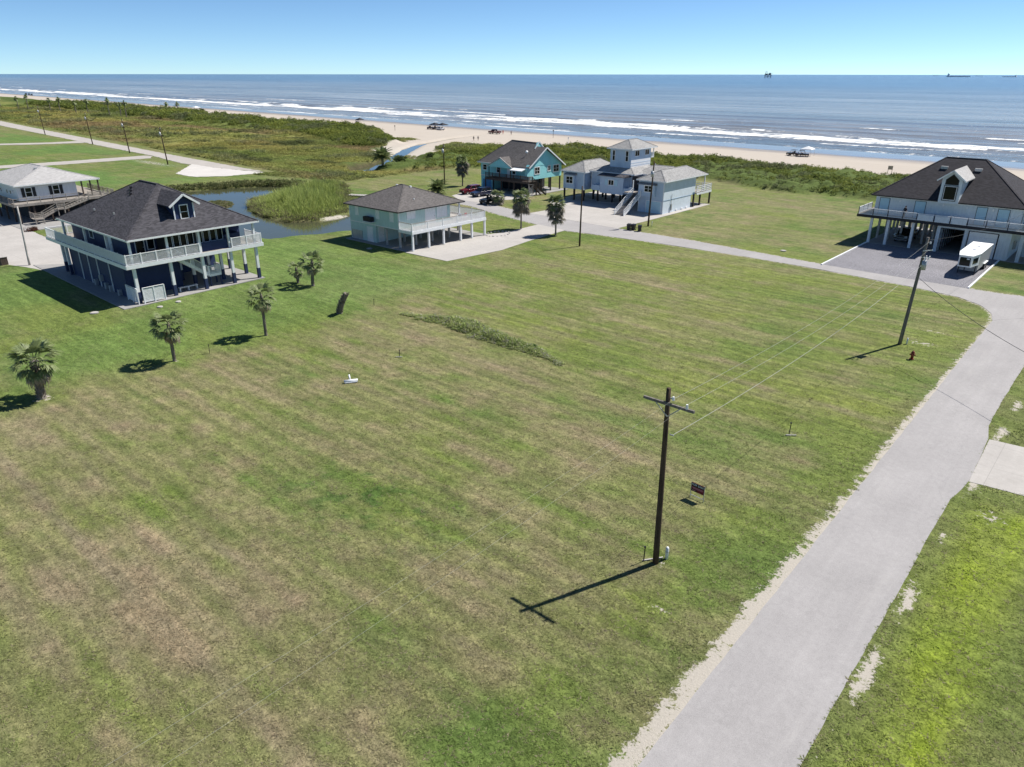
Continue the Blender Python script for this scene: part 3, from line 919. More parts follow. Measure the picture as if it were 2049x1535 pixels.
def hip(root, x0, x1, y0, y1, ze, ridge, mat, fascia, name='roof', th=0.16, drop=0.2):
    """hip roof over a rectangle; ridge is two points"""
    a, c = ridge
    e = [(x0, y0, ze), (x1, y0, ze), (x1, y1, ze), (x0, y1, ze)]
    lo = [(x, y, z - th) for x, y, z in e]
    vv = e + lo + [a, c]
    if abs(a[0] - c[0]) >= abs(a[1] - c[1]):         # ridge along X, a on the low-x side
        ff = [(0, 1, 9, 8), (1, 2, 9), (2, 3, 8, 9), (3, 0, 8)]
    else:                                             # ridge along Y, a on the low-y side
        ff = [(0, 1, 8), (1, 2, 9, 8), (2, 3, 9), (3, 0, 8, 9)]
    ff += [(4, 7, 6, 5), (0, 4, 5, 1), (1, 5, 6, 2), (2, 6, 7, 3), (3, 7, 4, 0)]
    r = W(MB().add(vv, ff), name, mat, root)
    mb = MB()
    mb.box(x0 - .04, x1 + .04, y0 - .04, y0 - .004, ze - drop, ze - .01)
    mb.box(x0 - .04, x1 + .04, y1 + .004, y1 + .04, ze - drop, ze - .01)
    mb.box(x0 - .04, x0 - .004, y0, y1, ze - drop, ze - .012)
    mb.box(x1 + .004, x1 + .04, y0, y1, ze - drop, ze - .012)
    W(mb, 'fascia', fascia, r)
    # ridge and hip caps
    mb = MB()
    mb.beam(a, c, .26, .05)
    near_ = {0: a, 3: a, 1: c, 2: c} if abs(a[0] - c[0]) >= abs(a[1] - c[1]) else {0: a, 1: a, 2: c, 3: c}
    for i in range(4):
        mb.beam(e[i], near_[i], .24, .05)
    W(mb, 'ridge_cap', mat, r)
    return r


def gable_face(face, plane, a0, a1, z0, z1, am, za, th=.12):
    """wall of a gable: a rectangle with a peak"""
    prof = [(a0, z0), (a1, z0), (a1, z1), (am, za), (a0, z1)]
    if face == '+X':
        return [(plane, a, z) for a, z in prof], [(plane - th, a, z) for a, z in prof]
    return [(a, plane, z) for a, z in prof], [(a, plane + th, z) for a, z in prof]


def add_slabwall(mb, A, B):
    n = len(A)
    mb.add(A + B, [tuple(range(n)), tuple(range(2 * n - 1, n - 1, -1))] + [(i, i + n, (i + 1) % n + n, (i + 1) % n) for i in range(n)])
    return mb


def quadroof(root, pts, mat, name='roof', th=.12, trim=None):
    """one roof slope, four corners, with thickness"""
    n = len(pts)
    lo = [(x, y, z - th) for x, y, z in pts]
    return W(MB().add(list(pts) + lo, [tuple(range(n)), tuple(range(2 * n - 1, n - 1, -1))] + [(i, i + n, (i + 1) % n + n, (i + 1) % n) for i in range(n)]), name, mat, root)


def rail(root, p, q, z0, z1, posts, mat, style='bal', pm=None, rm=None, pw=.10, gap=.115, skip=(), bal=.035, cap=0.0):
    """railing between two plan points: posts, top and bottom rails, balusters bay by bay"""
    p, q = Vector(p), Vector(q)
    pm, rm = pm or mat, rm or mat
    n = posts - 1
    for i in range(posts):
        if i in skip:
            continue
        c = p.lerp(q, i / n)
        W(MB().box(c.x - pw / 2, c.x + pw / 2, c.y - pw / 2, c.y + pw / 2, z0, z1 + .06 + cap), 'railing_post', pm, root)
    mb = MB()
    mb.beam((p.x, p.y, z1 - .03), (q.x, q.y, z1 - .03), .09, .06)
    W(mb, 'top_rail', rm, root)
    if style == 'cable':
        mb = MB()
        for k in range(1, 7):
            zz = z0 + (z1 - z0) * k / 7
            mb.beam((p.x, p.y, zz), (q.x, q.y, zz), .015, .015)
        W(mb, 'cable_infill', mat, root)
        return
    if style == 'board':
        mb = MB()
        for k in range(1, 4):
            zz = z0 + (z1 - z0) * k / 4 - .02
            mb.beam((p.x, p.y, zz), (q.x, q.y, zz), .03, .15)
        W(mb, 'rail_boards', mat, root)
        return
    W(MB().beam((p.x, p.y, z0 + .09), (q.x, q.y, z0 + .09), .07, .06), 'bottom_rail', mat, root)
    for i in range(n):
        a, c = p.lerp(q, i / n), p.lerp(q, (i + 1) / n)
        L = (c - a).length
        k = max(2, int(L / gap))
        mb = MB()
        for j in range(1, k):
            s = a.lerp(c, j / k)
            mb.box(s.x - bal / 2, s.x + bal / 2, s.y - bal / 2, s.y + bal / 2, z0 + .12, z1 - .06)
        W(mb, 'balusters', mat, root)


def post(root, x, y, z0, z1, w, mat, name='piling', rnd=False):
    if rnd:
        return W(MB().tube([(x, y, z0), (x, y, z1)], w / 2, 10), name, mat, root, True)
    return W(MB().box(x - w / 2, x + w / 2, y - w / 2, y + w / 2, z0, z1), name, mat, root)


def stairs(root, p, q, width, n, tm, sm, across):
    """flight from low point p to high point q; across is the unit plan vector to the other side"""
    p, q, ac = Vector(p), Vector(q), Vector((across[0], across[1], 0))
    for sgn in (0, 1):
        o = ac * (width * sgn)
        W(MB().beam(p + o + Vector((0, 0, -.08)), q + o + Vector((0, 0, -.08)), .06, .28), 'stringer', sm, root)
    st = (q - p) / n
    d = Vector((st.x, st.y, 0)).normalized()
    for i in range(n):
        c = p + st * (i + .6)
        a0, a1 = c + ac * .035 - d * .14, c + ac * (width - .035) - d * .14
        b0, b1 = c + ac * .035 + d * .14, c + ac * (width - .035) + d * .14
        up = Vector((0, 0, .04))
        W(MB().add([a0, a1, b1, b0, a0 + up, a1 + up, b1 + up, b0 + up], [(3, 2, 1, 0), (4, 5, 6, 7), (0, 1, 5, 4), (1, 2, 6, 5), (2, 3, 7, 6), (3, 0, 4, 7)]), 'tread', tm, root)


def sloped_rail(root, p, q, h, mat, style='bal', posts=2):
    p, q = Vector(p), Vector(q)
    up = Vector((0, 0, h))
    W(MB().beam(p + up, q + up, .08, .07), 'hand_rail', mat, root)
    for i in range(posts):
        c = p.lerp(q, i / max(1, posts - 1))
        W(MB().box(c.x - .05, c.x + .05, c.y - .05, c.y + .05, c.z - .1, c.z + h + .04), 'railing_post', mat, root)
    mb = MB()
    if style == 'bal':
        mb.beam(p + Vector((0, 0, .15)), q + Vector((0, 0, .15)), .05, .06)
        k = int((q - p).length / .16)
        for j in range(1, k):
            c = p.lerp(q, j / k)
            mb.box(c.x - .018, c.x + .018, c.y - .018, c.y + .018, c.z + .16, c.z + h)
        W(mb, 'balusters', mat, root)
    else:
        for f in (.3, .62):
            mb.beam(p + up * f, q + up * f, .04, .12)
        W(mb, 'rail_boards', mat, root)


def vent(root, x, y, z, mat, s=.25):
    W(MB().box(x - s / 2, x + s / 2, y - s / 2, y + s / 2, z - .1, z + .16), 'roof_vent', mat, root)


# ================================================================== navy house
H = thing('navy_house', 'navy blue raised house with white wraparound balcony and charcoal hip roof', 'house', (-90, 37.5, 0))
W(MB().prism(NAVY_SLAB, -.15, .07), 'slab', Mt['slab'], H)
FZ, BB = 4.30, 3.95
wh, nv = Mt['white'], Mt['navy']
# ground storey enclosure, open corner to the right
W(MB().box(-98.8, -83.2, 30.35, 36.6, .07, BB), 'wall', nv, H)
W(MB().box(-98.8, -89.5, 36.61, 44.0, .07, BB), 'back_room_wall', nv, H)
for x in (-95.6, -93.0, -90.4, -87.0):
    W(MB().box(x - .06, x + .06, 30.26, 30.345, .07, BB), 'wall_strip', wh, H)
for x, z in ((-91.5, .5), (-88.5, .6), (-87.3, .5), (-85.0, .45), (-89.7, 1.3)):
    W(MB().box(x - .22, x + .22, 29.98, 30.34, z - .4, z + .3), 'meter_box', Mt['metal'], H)
# two-tone pilings: navy foot, white shaft
spots = [(-80.3, y) for y in (30.35, 34.3, 37.95, 41.45, 44.7)] + [(-83.3, 44.7), (-87.2, 44.7), (-91.5, 44.7), (-101.2, 30.4), (-98.9, 30.1), (-101.2, 44.7)]
spots += [(-82.9, 37.95), (-82.9, 41.45), (-86.2, 37.95), (-86.2, 41.45)]
for i, (x, y) in enumerate(spots):
    pl_ = post(H, x, y, 1.3, BB, .30, wh)
    W(MB().box(x - .17, x + .17, y - .17, y + .17, .07, 1.3), 'painted_foot', Mt['navy_paint'], pl_)
# deck and its beam
W(MB().box(-103.2, -79.9, 29.5, 45.5, FZ - .12, FZ), 'deck', Mt['deckwood'], H)
for a in ((-103.25, -79.85, 29.44, 29.496), (-103.25, -79.85, 45.504, 45.56), (-103.26, -103.204, 29.5, 45.5), (-79.896, -79.84, 29.5, 45.5)):
    W(MB().box(*a, BB - .02, FZ + .03), 'rim_board', wh, H)
W(MB().box(-103.0, -80.1, 29.7, 45.3, BB, FZ - .125), 'joists', Mt['deckwood'], H)
# upper storey
W(MB().box(-99.0, -83.4, 31.3, 44.6, FZ, 6.85), 'wall', nv, H)
# sunroom bays along the front porch
W(MB().box(-83.3, -81.2, 34.5, 41.35, FZ, 6.8), 'sunroom', Mt['interior'], H)
for i, (a0, a1) in enumerate(((34.55, 37.8), (38.05, 41.3))):
    k = 4
    for j in range(k):
        w_ = (a1 - a0) / k
        window(H, '+X', -81.2, a0 + j * w_ + .1, a0 + (j + 1) * w_ - .1, 5.25, 6.55, wh, .05)
    W(fbox(MB(), '+X', -81.2, a0, a1, FZ + .02, 5.12, .01, .08), 'half_wall', nv, H)
W(MB().box(-80.45, -80.38, 38.15, 41.3, FZ + .03, 5.35), 'siding_panel', nv, H)
W(MB().box(-83.3, -81.6, 41.6, 43.6, FZ, 5.6), 'dark_cabinet', Mt['navy_paint'], H)
door(H, '+X', -83.4, 32.2, 33.1, FZ, 6.35, Mt['glass'], wh)
window(H, '+X', -83.4, 33.5, 34.2, 5.0, 6.3, wh)
door(H, '-Y', 31.3, -88.2, -87.4, FZ, 6.3, wh, wh)
window(H, '-Y', 31.3, -93.5, -92.5, 5.3, 6.2, wh)
for x in (-90.5, -85.0):
    W(MB().box(x - .5, x + .5, 31.0, 31.29, 6.4, 6.6), 'eave_light', wh, H)
# porch columns
for x, y in [(-80.3, y) for y in (30.35, 34.3, 37.95, 41.45, 44.7)] + [(-99.0, 30.4), (-92.5, 30.4), (-86.4, 30.4)]:
    post(H, x, y, FZ, 6.82, .22, wh, 'porch_column')
# railings
rail(H, (-80.0, 29.6), (-80.0, 37.7), FZ, 5.42, 6, wh, bal=.04)
rail(H, (-80.0, 41.6), (-80.0, 45.4), FZ, 5.42, 3, wh, bal=.04)
rail(H, (-103.1, 29.6), (-80.15, 29.6), FZ, 5.42, 15, wh, skip=(14,), bal=.04)
rail(H, (-103.1, 29.75), (-103.1, 45.4), FZ, 5.42, 8, wh, bal=.04)
rail(H, (-83.6, 45.4), (-80.15, 45.4), FZ, 5.42, 3, wh, skip=(2,), bal=.04)
# roof
hip(H, -99.6, -79.75, 30.0, 45.25, 6.98, ((-92.1, 37.6, 11.3), (-87.4, 37.6, 11.3)), Mt['charcoal'], wh)
# dormer
dx = -81.7
mb = MB()
add_slabwall(mb, *gable_face('+X', dx, 36.25, 38.65, 7.2, 9.8, 37.45, 10.62))
dm = W(mb, 'dormer', nv, H)
W(MB().box(-86.5, dx - .125, 36.35, 36.45, 7.6, 9.72).box(-86.5, dx - .125, 38.45, 38.55, 7.6, 9.72), 'dormer_cheek', nv, dm)
for sgn in (-1, 1):
    quadroof(dm, [(dx + .4, 37.45, 10.82), (-88.2, 37.45, 10.82), (-88.2, 37.45 + sgn * 1.7, 9.6), (dx + .4, 37.45 + sgn * 1.7, 9.6)], Mt['charcoal'], 'dormer_roof')
    W(MB().beam((dx + .44, 37.45, 10.72), (dx + .44, 37.45 + sgn * 1.74, 9.5), .06, .22), 'dormer_fascia', wh, dm)
    W(MB().box(dx + .003, dx + .05, 37.45 + sgn * 1.12 - .07, 37.45 + sgn * 1.12 + .07, 7.9, 9.7), 'corner_board', wh, dm)
window(dm, '+X', dx, 37.05, 37.85, 8.1, 9.5, wh, .1, bars=(.5,))
for x, y, z in ((-91.6, 36.2, 10.6), (-90.8, 35.8, 10.35), (-90.0, 35.4, 10.1)):
    vent(H, x, y, z, Mt['black'])
vent(H, -88, 32.4, 8.5, Mt['metal'], .15)
vent(H, -93, 32.2, 8.4, Mt['metal'], .15)
# stair from the porch down to a railed landing
stairs(H, (-82.2, 38.8, 1.5), (-82.2, 35.0, FZ), 1.1, 14, wh, wh, (1, 0))
sloped_rail(H, (-81.05, 38.8, 1.5), (-81.05, 35.0, FZ), .95, wh, posts=3)
W(MB().box(-82.3, -80.95, 38.8, 40.3, 1.2, 1.5), 'landing', wh, H)
rail(H, (-81.0, 38.85), (-81.0, 40.25), 1.5, 2.45, 2, wh)
rail(H, (-82.25, 40.25), (-81.0, 40.25), 1.5, 2.45, 2, wh, skip=(1,))
for y in (38.9, 40.2):
    post(H, -81.0, y, .07, 1.2, .14, Mt['navy_paint'], 'landing_post')
    post(H, -82.2, y, .07, 1.2, .14, Mt['navy_paint'], 'landing_post')
# white slatted outdoor shower screen at the near corner
S = thing('slatted_screen', 'white slatted privacy screen at the near corner under the navy house', 'screen', (-80.6, 31.3, 0.07))
for (x0, y0, x1, y1) in ((-79.75, 30.6, -79.75, 32.9), (-82.6, 30.05, -79.9, 30.05)):
    p0, p1 = Vector((x0, y0)), Vector((x1, y1))
    n = 2
    for i in range(n + 1):
        c = p0.lerp(p1, i / n)
        post(S, c.x, c.y, .07, 1.75, .10, wh, 'post')
    for k in range(11):
        zz = .25 + k * .135
        W(MB().beam((x0, y0, zz), (x1, y1, zz), .03, .105), 'slat', wh, S)
    W(MB().beam((x0, y0, 1.77), (x1, y1, 1.77), .12, .05), 'cap_rail', wh, S)
B = thing('bench', 'white bench under the porch of the navy house', 'bench', (-81.4, 36.3, .07))
W(MB().box(-81.6, -81.2, 35.2, 37.4, .50, .56), 'seat', wh, B)
for y in (35.3, 36.3, 37.3):
    W(MB().box(-81.55, -81.25, y - .05, y + .05, .07, .50), 'leg', wh, B)

# ================================================================== mint house
H = thing('mint_house', 'pale mint raised house with grey brown hip roof and white deck', 'house', (-84, 73.5, 0))
mn = Mt['mint']
W(MB().box(-91.4, -77.65, 65.9, 82.2, -.15, .06), 'slab', Mt['slab'], H)
F2 = 2.70
W(MB().box(-91.2, -85.3, 66.85, 78.8, .06, F2 - .01), 'lower_wall', mn, H)
W(MB().box(-91.2, -79.95, 66.82, 76.9, F2, 5.08), 'wall', mn, H)
W(MB().box(-91.22, -79.93, 66.795, 66.818, F2 - .1, F2 + .03), 'trim_band', wh, H)
for x in (-91.14, -80.02):
    W(MB().box(x - .08, x + .08, 66.78, 66.816, F2 + .03, 5.08), 'corner_board', wh, H)
W(MB().box(-79.945, -79.90, 66.82, 66.98, F2 + .03, 5.08), 'corner_board', wh, H)
door(H, '-Y', 66.85, -90.9, -88.5, .1, 1.38, Mt['metal'], Mt['metal'], .05, 3)
door(H, '+X', -85.3, 67.4, 68.3, .06, 2.2, wh, wh)
door(H, '-Y', 66.85, -87.2, -86.0, .06, 2.2, wh, wh)
# storm panels over the windows
for a0, a1, z0, z1 in ((-89.7, -89.0, 3.7, 5.0), (-84.9, -84.2, 3.68, 4.95), (-81.8, -81.05, 3.64, 4.98)):
    window(H, '-Y', 66.82, a0, a1, z0, z1, wh, .06, gm=wh)
for a0, a1, z0, z1 in ((68.4, 69.9, 3.95, 4.95), (74.2, 76.2, 3.45, 4.95)):
    window(H, '+X', -79.95, a0, a1, z0, z1, wh, .07, mull=(.5,), gm=wh)
door(H, '+X', -79.95, 71.9, 73.8, F2 + .05, 4.95, wh, wh)
AC = W(MB().box(-87.2, -85.4, 66.15, 66.75, 3.15, 3.8), 'air_conditioner', Mt['interior'], H)
W(MB().box(-87.3, -85.2, 66.0, 66.80, 3.06, 3.14), 'shelf', wh, AC)
for i in range(6):
    W(MB().box(-87.1, -85.5, 66.12, 66.145, 3.22 + i * .09, 3.27 + i * .09), 'grille_slat', Mt['black'], AC)
# deck
W(MB().box(-79.90, -77.05, 66.7, 81.6, F2 - .08, F2 + .02), 'deck', Mt['concrete'], H)
W(MB().box(-91.0, -79.92, 77.0, 81.6, F2 - .08, F2 + .02), 'deck', Mt['concrete'], H)
for a in ((-77.04, -76.98, 66.64, 81.66), (-79.9, -77.04, 66.64, 66.70), (-91.0, -77.04, 81.6, 81.66)):
    W(MB().box(*a, F2 - .34, F2 + .05), 'rim_board', wh, H)
W(MB().box(-79.8, -77.15, 66.8, 81.5, F2 - .30, F2 - .085), 'joists', Mt['palepile'], H)
for row, ys in ((-77.2, (66.85, 69.9, 72.8, 76.3, 78.7, 81.5)), (-80.0, (66.9, 69.9, 73.1, 76.6, 78.9, 81.5)), (-82.9, (66.9, 70.2, 73.4, 77.1, 81.4)), (-85.6, (79.2, 81.4)), (-88.4, (81.4,))):
    for y in ys:
        post(H, row, y, .06, F2 - .35, .26, Mt['palepile'] if row < -77.5 else wh)
rail(H, (-77.1, 66.75), (-77.1, 81.5), F2, 3.85, 6, wh, 'bal', rm=Mt['deckwood'], bal=.045)
rail(H, (-79.85, 66.75), (-77.15, 66.75), F2, 3.85, 2, wh, 'bal', bal=.045, skip=(1,), rm=Mt['deckwood'])
rail(H, (-88.0, 81.5), (-77.15, 81.5), F2, 3.85, 5, wh, 'bal', bal=.045, skip=(4,), rm=Mt['deckwood'])
post(H, -80.1, 79.0, F2, 5.05, .2, wh, 'porch_column')
post(H, -88.4, 79.0, F2, 5.05, .2, wh, 'porch_column')
hip(H, -91.8, -79.45, 66.3, 79.6, 5.22, ((-85.9, 72.6, 7.85), (-85.1, 72.6, 7.85)), Mt['brownroof'], Mt['black'], drop=.14)
vent(H, -86.6, 72.5, 7.6, wh, .3)
vent(H, -84.4, 73.2, 7.5, wh, .3)
vent(H, -81.6, 71.3, 6.2, wh, .14)
# deck chairs with a bright throw
for i, (x, y) in enumerate(((-78.6, 77.6), (-78.2, 78.7))):
    c = thing('deck_chair', ('white folding chair on the mint house deck, nearer the camera' if i == 0 else 'white folding chair on the mint house deck, nearer the deck corner'), 'chair', (x, y, F2 + .02), .6 + i, 'chairs on the mint house deck')
    Lc(MB().box(-.25, .25, -.25, .25, .40, .45), 'seat', wh, c)
    Lc(MB().box(-.25, .25, .22, .27, .45, .95), 'backrest', plain('pink_throw_%d' % i, (.5, .16, .18)) if i else wh, c)
    for sx2 in (-.23, .23):
        for sy2 in (-.22, .22):
            Lc(MB().box(sx2 - .02, sx2 + .02, sy2 - .02, sy2 + .02, 0, .4), 'leg', wh, c)

# ================================================================== teal house
H = thing('teal_house', 'teal raised house with grey brown roof, white gable trim and brown deck stair', 'house', (-105.5, 123, 0))
tl, br = Mt['teal'], Mt['brownroof']
F3, E3 = 2.85, 5.55
W(MB().box(-113.2, -97.2, 115.3, 129.2, -.15, .04), 'slab', Mt['slab'], H)
W(MB().box(-112.7, -109.2, 118.15, 128.5, .04, F3 - .005), 'garage_wall', tl, H)
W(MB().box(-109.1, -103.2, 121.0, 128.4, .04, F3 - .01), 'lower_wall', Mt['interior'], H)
W(MB().box(-112.7, -98.7, 118.12, 128.5, F3, E3), 'wall', tl, H)
W(fbox(MB(), '-Y', 118.12, -112.72, -109.0, F3 - .1, F3 + .06, .003, .03), 'trim_band', wh, H)
door(H, '-Y', 118.15, -112.1, -109.6, .04, 2.05, Mt['tealdoor'], Mt['teal'], .12, 4)
window(H, '-Y', 118.12, -112.0, -111.0, 4.0, 5.0, wh, .14, bars=(.5,))
window(H, '-Y', 118.12, -108.0, -107.0, 3.7, 5.0, wh, .14, bars=(.5,))
window(H, '-Y', 118.12, -103.6, -102.8, 3.7, 4.9, wh, .14, bars=(.5,))
door(H, '-Y', 118.12, -105.0, -104.1, F3, 4.95, wh, wh)
for a0, a1, z0, z1, mu in ((119.5, 121.0, 3.95, 5.2, (.5,)), (123.8, 124.6, 4.25, 5.2, (.5,)), (125.7, 127.5, 3.9, 5.2, (.5,))):
    window(H, '+X', -98.7, a0, a1, z0, z1, wh, .14, mull=mu, bars=(.5,))
# gable wall over the +X side
mb = MB()
add_slabwall(mb, *gable_face('+X', -98.66, 117.7, 128.5, E3 - .02, E3 + .02, 122.7, 8.75))
W(mb, 'gable_wall', tl, H)
for (a, z) in ((117.0, 5.3), (129.2, 5.0)):
    W(MB().beam((-98.05, 122.7, 9.0), (-98.05, a, z), .05, .26), 'rake_board', wh, H)
rr = quadroof(H, [(-98.05, 122.7, 9.08), (-104, 122.7, 9.08), (-104, 129.2, 5.08), (-98.05, 129.2, 5.08)], br)
quadroof(H, [(-98.05, 122.7, 9.08), (-98.05, 117.0, 5.38), (-104, 117.0, 5.38), (-104, 122.7, 9.08)], br)
# main roof: long slope to the landward side, ridge behind with a small gable at its end
hip(H, -113.3, -100.0, 117.6, 129.0, 5.6, ((-108.3, 123.4, 9.95), (-101.4, 123.4, 9.75)), br, wh)
mb = MB()
add_slabwall(mb, [(-100.75, 122.1, 8.7), (-100.75, 124.7, 8.7), (-100.75, 123.4, 9.85)], [(-101.3, 122.1, 8.7), (-101.3, 124.7, 8.7), (-101.3, 123.4, 9.85)])
g = W(mb, 'gablet', tl, H)
for a in (121.9, 124.9):
    W(MB().beam((-100.7, 123.4, 9.98), (-100.7, a, 8.66), .06, .2), 'rake_board', wh, g)
# entry porch gable on the landward side
mb = MB()
add_slabwall(mb, *gable_face('-Y', 116.6, -109.0, -102.6, 4.95, 5.1, -105.8, 6.75))
g = W(mb, 'porch_gable', tl, H)
for a in (-109.3, -102.3):
    W(MB().beam((-105.8, 116.5, 6.95), (a, 116.5, 5.0), .06, .2), 'rake_board', wh, g)
    quadroof(g, [(-105.8, 116.45, 7.02), (-105.8, 120.5, 7.02), (a, 120.5, 5.08), (a, 116.45, 5.08)], br, 'porch_roof')
for x in (-108.9, -105.9, -102.8):
    post(H, x, 116.6, F3, 4.95, .16, Mt['brownwood'], 'porch_column')
# entry canopy further right
quadroof(H, [(-102.2, 115.6, 4.85), (-99.0, 115.6, 4.85), (-99.0, 118.1, 5.5), (-102.2, 118.1, 5.5)], wh, 'canopy_roof')
mb = MB()
add_slabwall(mb, [(-98.55, 116.9, 3.6), (-98.55, 118.4, 3.6), (-98.55, 118.4, 5.2), (-98.55, 117.6, 5.9), (-98.55, 116.9, 5.2)], [(-99.2, 116.9, 3.6), (-99.2, 118.4, 3.6), (-99.2, 118.4, 5.2), (-99.2, 117.6, 5.9), (-99.2, 116.9, 5.2)])
W(mb, 'bay', tl, H)
# deck
W(MB().box(-109.0, -96.9, 115.5, 118.1, F3 - .12, F3 - .02), 'deck', Mt['brownwood'], H)
W(MB().box(-109.05, -96.85, 115.42, 115.49, F3 - .42, F3), 'rim_board', Mt['brownwood'], H)
rail(H, (-108.95, 115.55), (-97.2, 115.55), F3, 3.9, 7, Mt['brownwood'])
rail(H, (-96.95, 115.6), (-96.95, 116.6), F3, 3.9, 2, Mt['deckwood'])
for x in (-109.0, -104.5, -101.0, -97.0):
    for y in (115.6, 118.0):
        post(H, x, y, .04, F3 - .42, .2, Mt['brownwood'])
for y in (119.2, 122.0, 125.0, 128.2):
    post(H, -98.85, y, .04, F3, .24, Mt['pile'])
    post(H, -101.8, y, .04, F3, .24, Mt['pile'])
stairs(H, (-95.9, 119.8, .04), (-96.9, 116.6, F3), 1.1, 14, Mt['brownwood'], Mt['brownwood'], (-.95, -.3))
sloped_rail(H, (-95.85, 119.8, .04), (-96.85, 116.6, F3), .9, Mt['brownwood'], posts=3)
# lattice panel under the landing
lt = MB()
for k in range(-4, 14):
    for sgn in (1, -1):
        x0, x1 = -97.0, -95.7
        z0, z1 = .05 + k * .2, .05 + k * .2 + 1.3
        if sgn < 0:
            z0, z1 = z1, z0
        if min(z0, z1) < .0 or max(z0, z1) > 2.4:
            continue
        lt.beam((x0, 115.42 - .01 * sgn, z0), (x1, 115.42 - .01 * sgn, z1), .02, .05)
W(lt, 'lattice', Mt['palepile'], H)
W(MB().box(-97.05, -95.6, 115.38, 115.46, 2.4, 2.5), 'lattice_rail', Mt['deckwood'], H)
D = MB()
cc = Vector((-101.6, 120.4, 7.55))
W(MB().tube([cc, cc + Vector((0, 0, .55))], .03, 6), 'antenna_mast', Mt['metal'], H)
W(MB().tube([cc + Vector((.02, -.1, .5)), cc + Vector((.12, -.22, .56))], [.28, .30], 12), 'dish', wh, H, True)

# ================================================================== pale blue house with lookout tower
H = thing('pale_blue_house', 'pale blue raised house with square lookout tower and long white stair', 'house', (-78, 124, 0))
lb, gr = Mt['lblue'], Mt['greyroof']
F4, E4 = 2.35, 5.6
lap = Mt['lblue_lap_sunlit']
# right wing: enclosed to the ground
W(MB().box(-71.1, -66.0, 115.7, 125.7, .03, F4 - .01), 'lower_wall', lap, H)
W(MB().box(-71.1, -65.98, 115.68, 127.1, F4, E4), 'wall', lap, H)
W(MB().box(-71.12, -66.02, 115.655, 115.676, .03, E4 - .02), 'front_cladding', lb, H)
W(MB().box(-65.978, -65.95, 115.66, 127.1, F4 - .03, F4 + .07), 'trim_band', Mt['lblue'], H)
for x in (-71.05, -66.06):
    W(MB().box(x - .07, x + .07, 115.63, 115.652, .03, E4 - .02), 'corner_board', wh, H)
bay = W(MB().box(-70.9, -67.6, 115.1, 115.65, 2.9, 4.95), 'bay', lb, H)
W(MB().add([(-71.1, 114.9, 4.95), (-67.4, 114.9, 4.95), (-67.4, 115.65, 5.25), (-71.1, 115.65, 5.25), (-71.1, 114.9, 4.90), (-67.4, 114.9, 4.90), (-67.4, 115.65, 4.9), (-71.1, 115.65, 4.9)], [(0, 1, 2, 3), (7, 6, 5, 4), (0, 4, 5, 1), (1, 5, 6, 2), (2, 6, 7, 3), (3, 7, 4, 0)]), 'bay_roof', gr, bay)
window(bay, '-Y', 115.1, -69.6, -68.1, 3.75, 4.75, wh, .13, mull=(.5,), bars=(.5,))
door(H, '-Y', 115.655, -69.4, -66.4, .05, 2.1, Mt['lbluedoor'], wh, .1, 4)
W(MB().box(-65.978, -65.80, 118.3, 118.6, .4, 1.5), 'meter_box', Mt['metal'], H)
W(MB().tube([(-65.9, 118.45, 1.5), (-65.9, 118.45, 3.3)], .04, 6), 'conduit', Mt['metal'], H)
for y in (120.5, 122.5, 124.2):
    W(MB().box(-65.995, -65.9, y - .25, y + .25, .15, .4), 'flood_vent', wh, H)
hip(H, -71.5, -65.55, 115.25, 130.9, E4 + .12, ((-68.5, 118.6, 7.25), (-68.5, 127.8, 7.25)), gr, wh)
W(MB().box(-71.2, -65.6, 127.12, 132.9, F4, F4 + .12), 'deck', Mt['deckwood'], H)
W(MB().box(-65.6, -65.54, 127.12, 132.95, F4 - .2, F4 + .16), 'rim_board', wh, H)
rail(H, (-65.65, 127.2), (-65.65, 132.85), F4 + .1, 3.75, 4, wh, 'board')
rail(H, (-71.1, 132.85), (-65.75, 132.85), F4 + .1, 3.75, 4, wh, 'board', skip=(3,))
for x, y in ((-66, 130.6), (-71, 130.6)):
    post(H, x, y, F4 + .12, E4 + .05, .2, wh, 'porch_column')
for x, y in ((-65.9, 126.6), (-65.9, 129.1), (-65.7, 132.6), (-68.5, 129.1), (-70.8, 126.6), (-70.8, 132.6)):
    post(H, x, y, .03, F4, .26, Mt['pile'])
# left wing on dark pilings
W(MB().box(-90.2, -85.1, 118.2, 129.5, F4 - .2, E4 - .1), 'wall', lb, H)
bay = W(MB().box(-89.3, -87.1, 117.6, 118.19, F4 - .1, 4.85), 'bay', lb, H)
W(MB().add([(-89.5, 117.35, 4.9), (-86.9, 117.35, 4.9), (-86.9, 118.19, 5.2), (-89.5, 118.19, 5.2), (-89.5, 117.35, 4.82), (-86.9, 117.35, 4.82), (-86.9, 118.19, 4.82), (-89.5, 118.19, 4.82)], [(0, 1, 2, 3), (7, 6, 5, 4), (0, 4, 5, 1), (1, 5, 6, 2), (2, 6, 7, 3), (3, 7, 4, 0)]), 'bay_roof', gr, bay)
window(bay, '-Y', 117.6, -89.0, -87.5, 3.3, 4.5, wh, .13, mull=(.5,), bars=(.5,))
for x in (-90.13, -85.17):
    W(MB().box(x - .07, x + .07, 118.16, 118.198, F4 - .2, E4 - .12), 'corner_board', wh, H)
W(MB().tube([(-85.09, 120.6, 4.4), (-85.04, 120.6, 4.4)], .3, 14), 'round_window', Mt['glass'], H)
hip(H, -90.6, -84.7, 117.8, 130, E4, ((-87.6, 121.2, 7.3), (-87.6, 127, 7.3)), gr, wh)
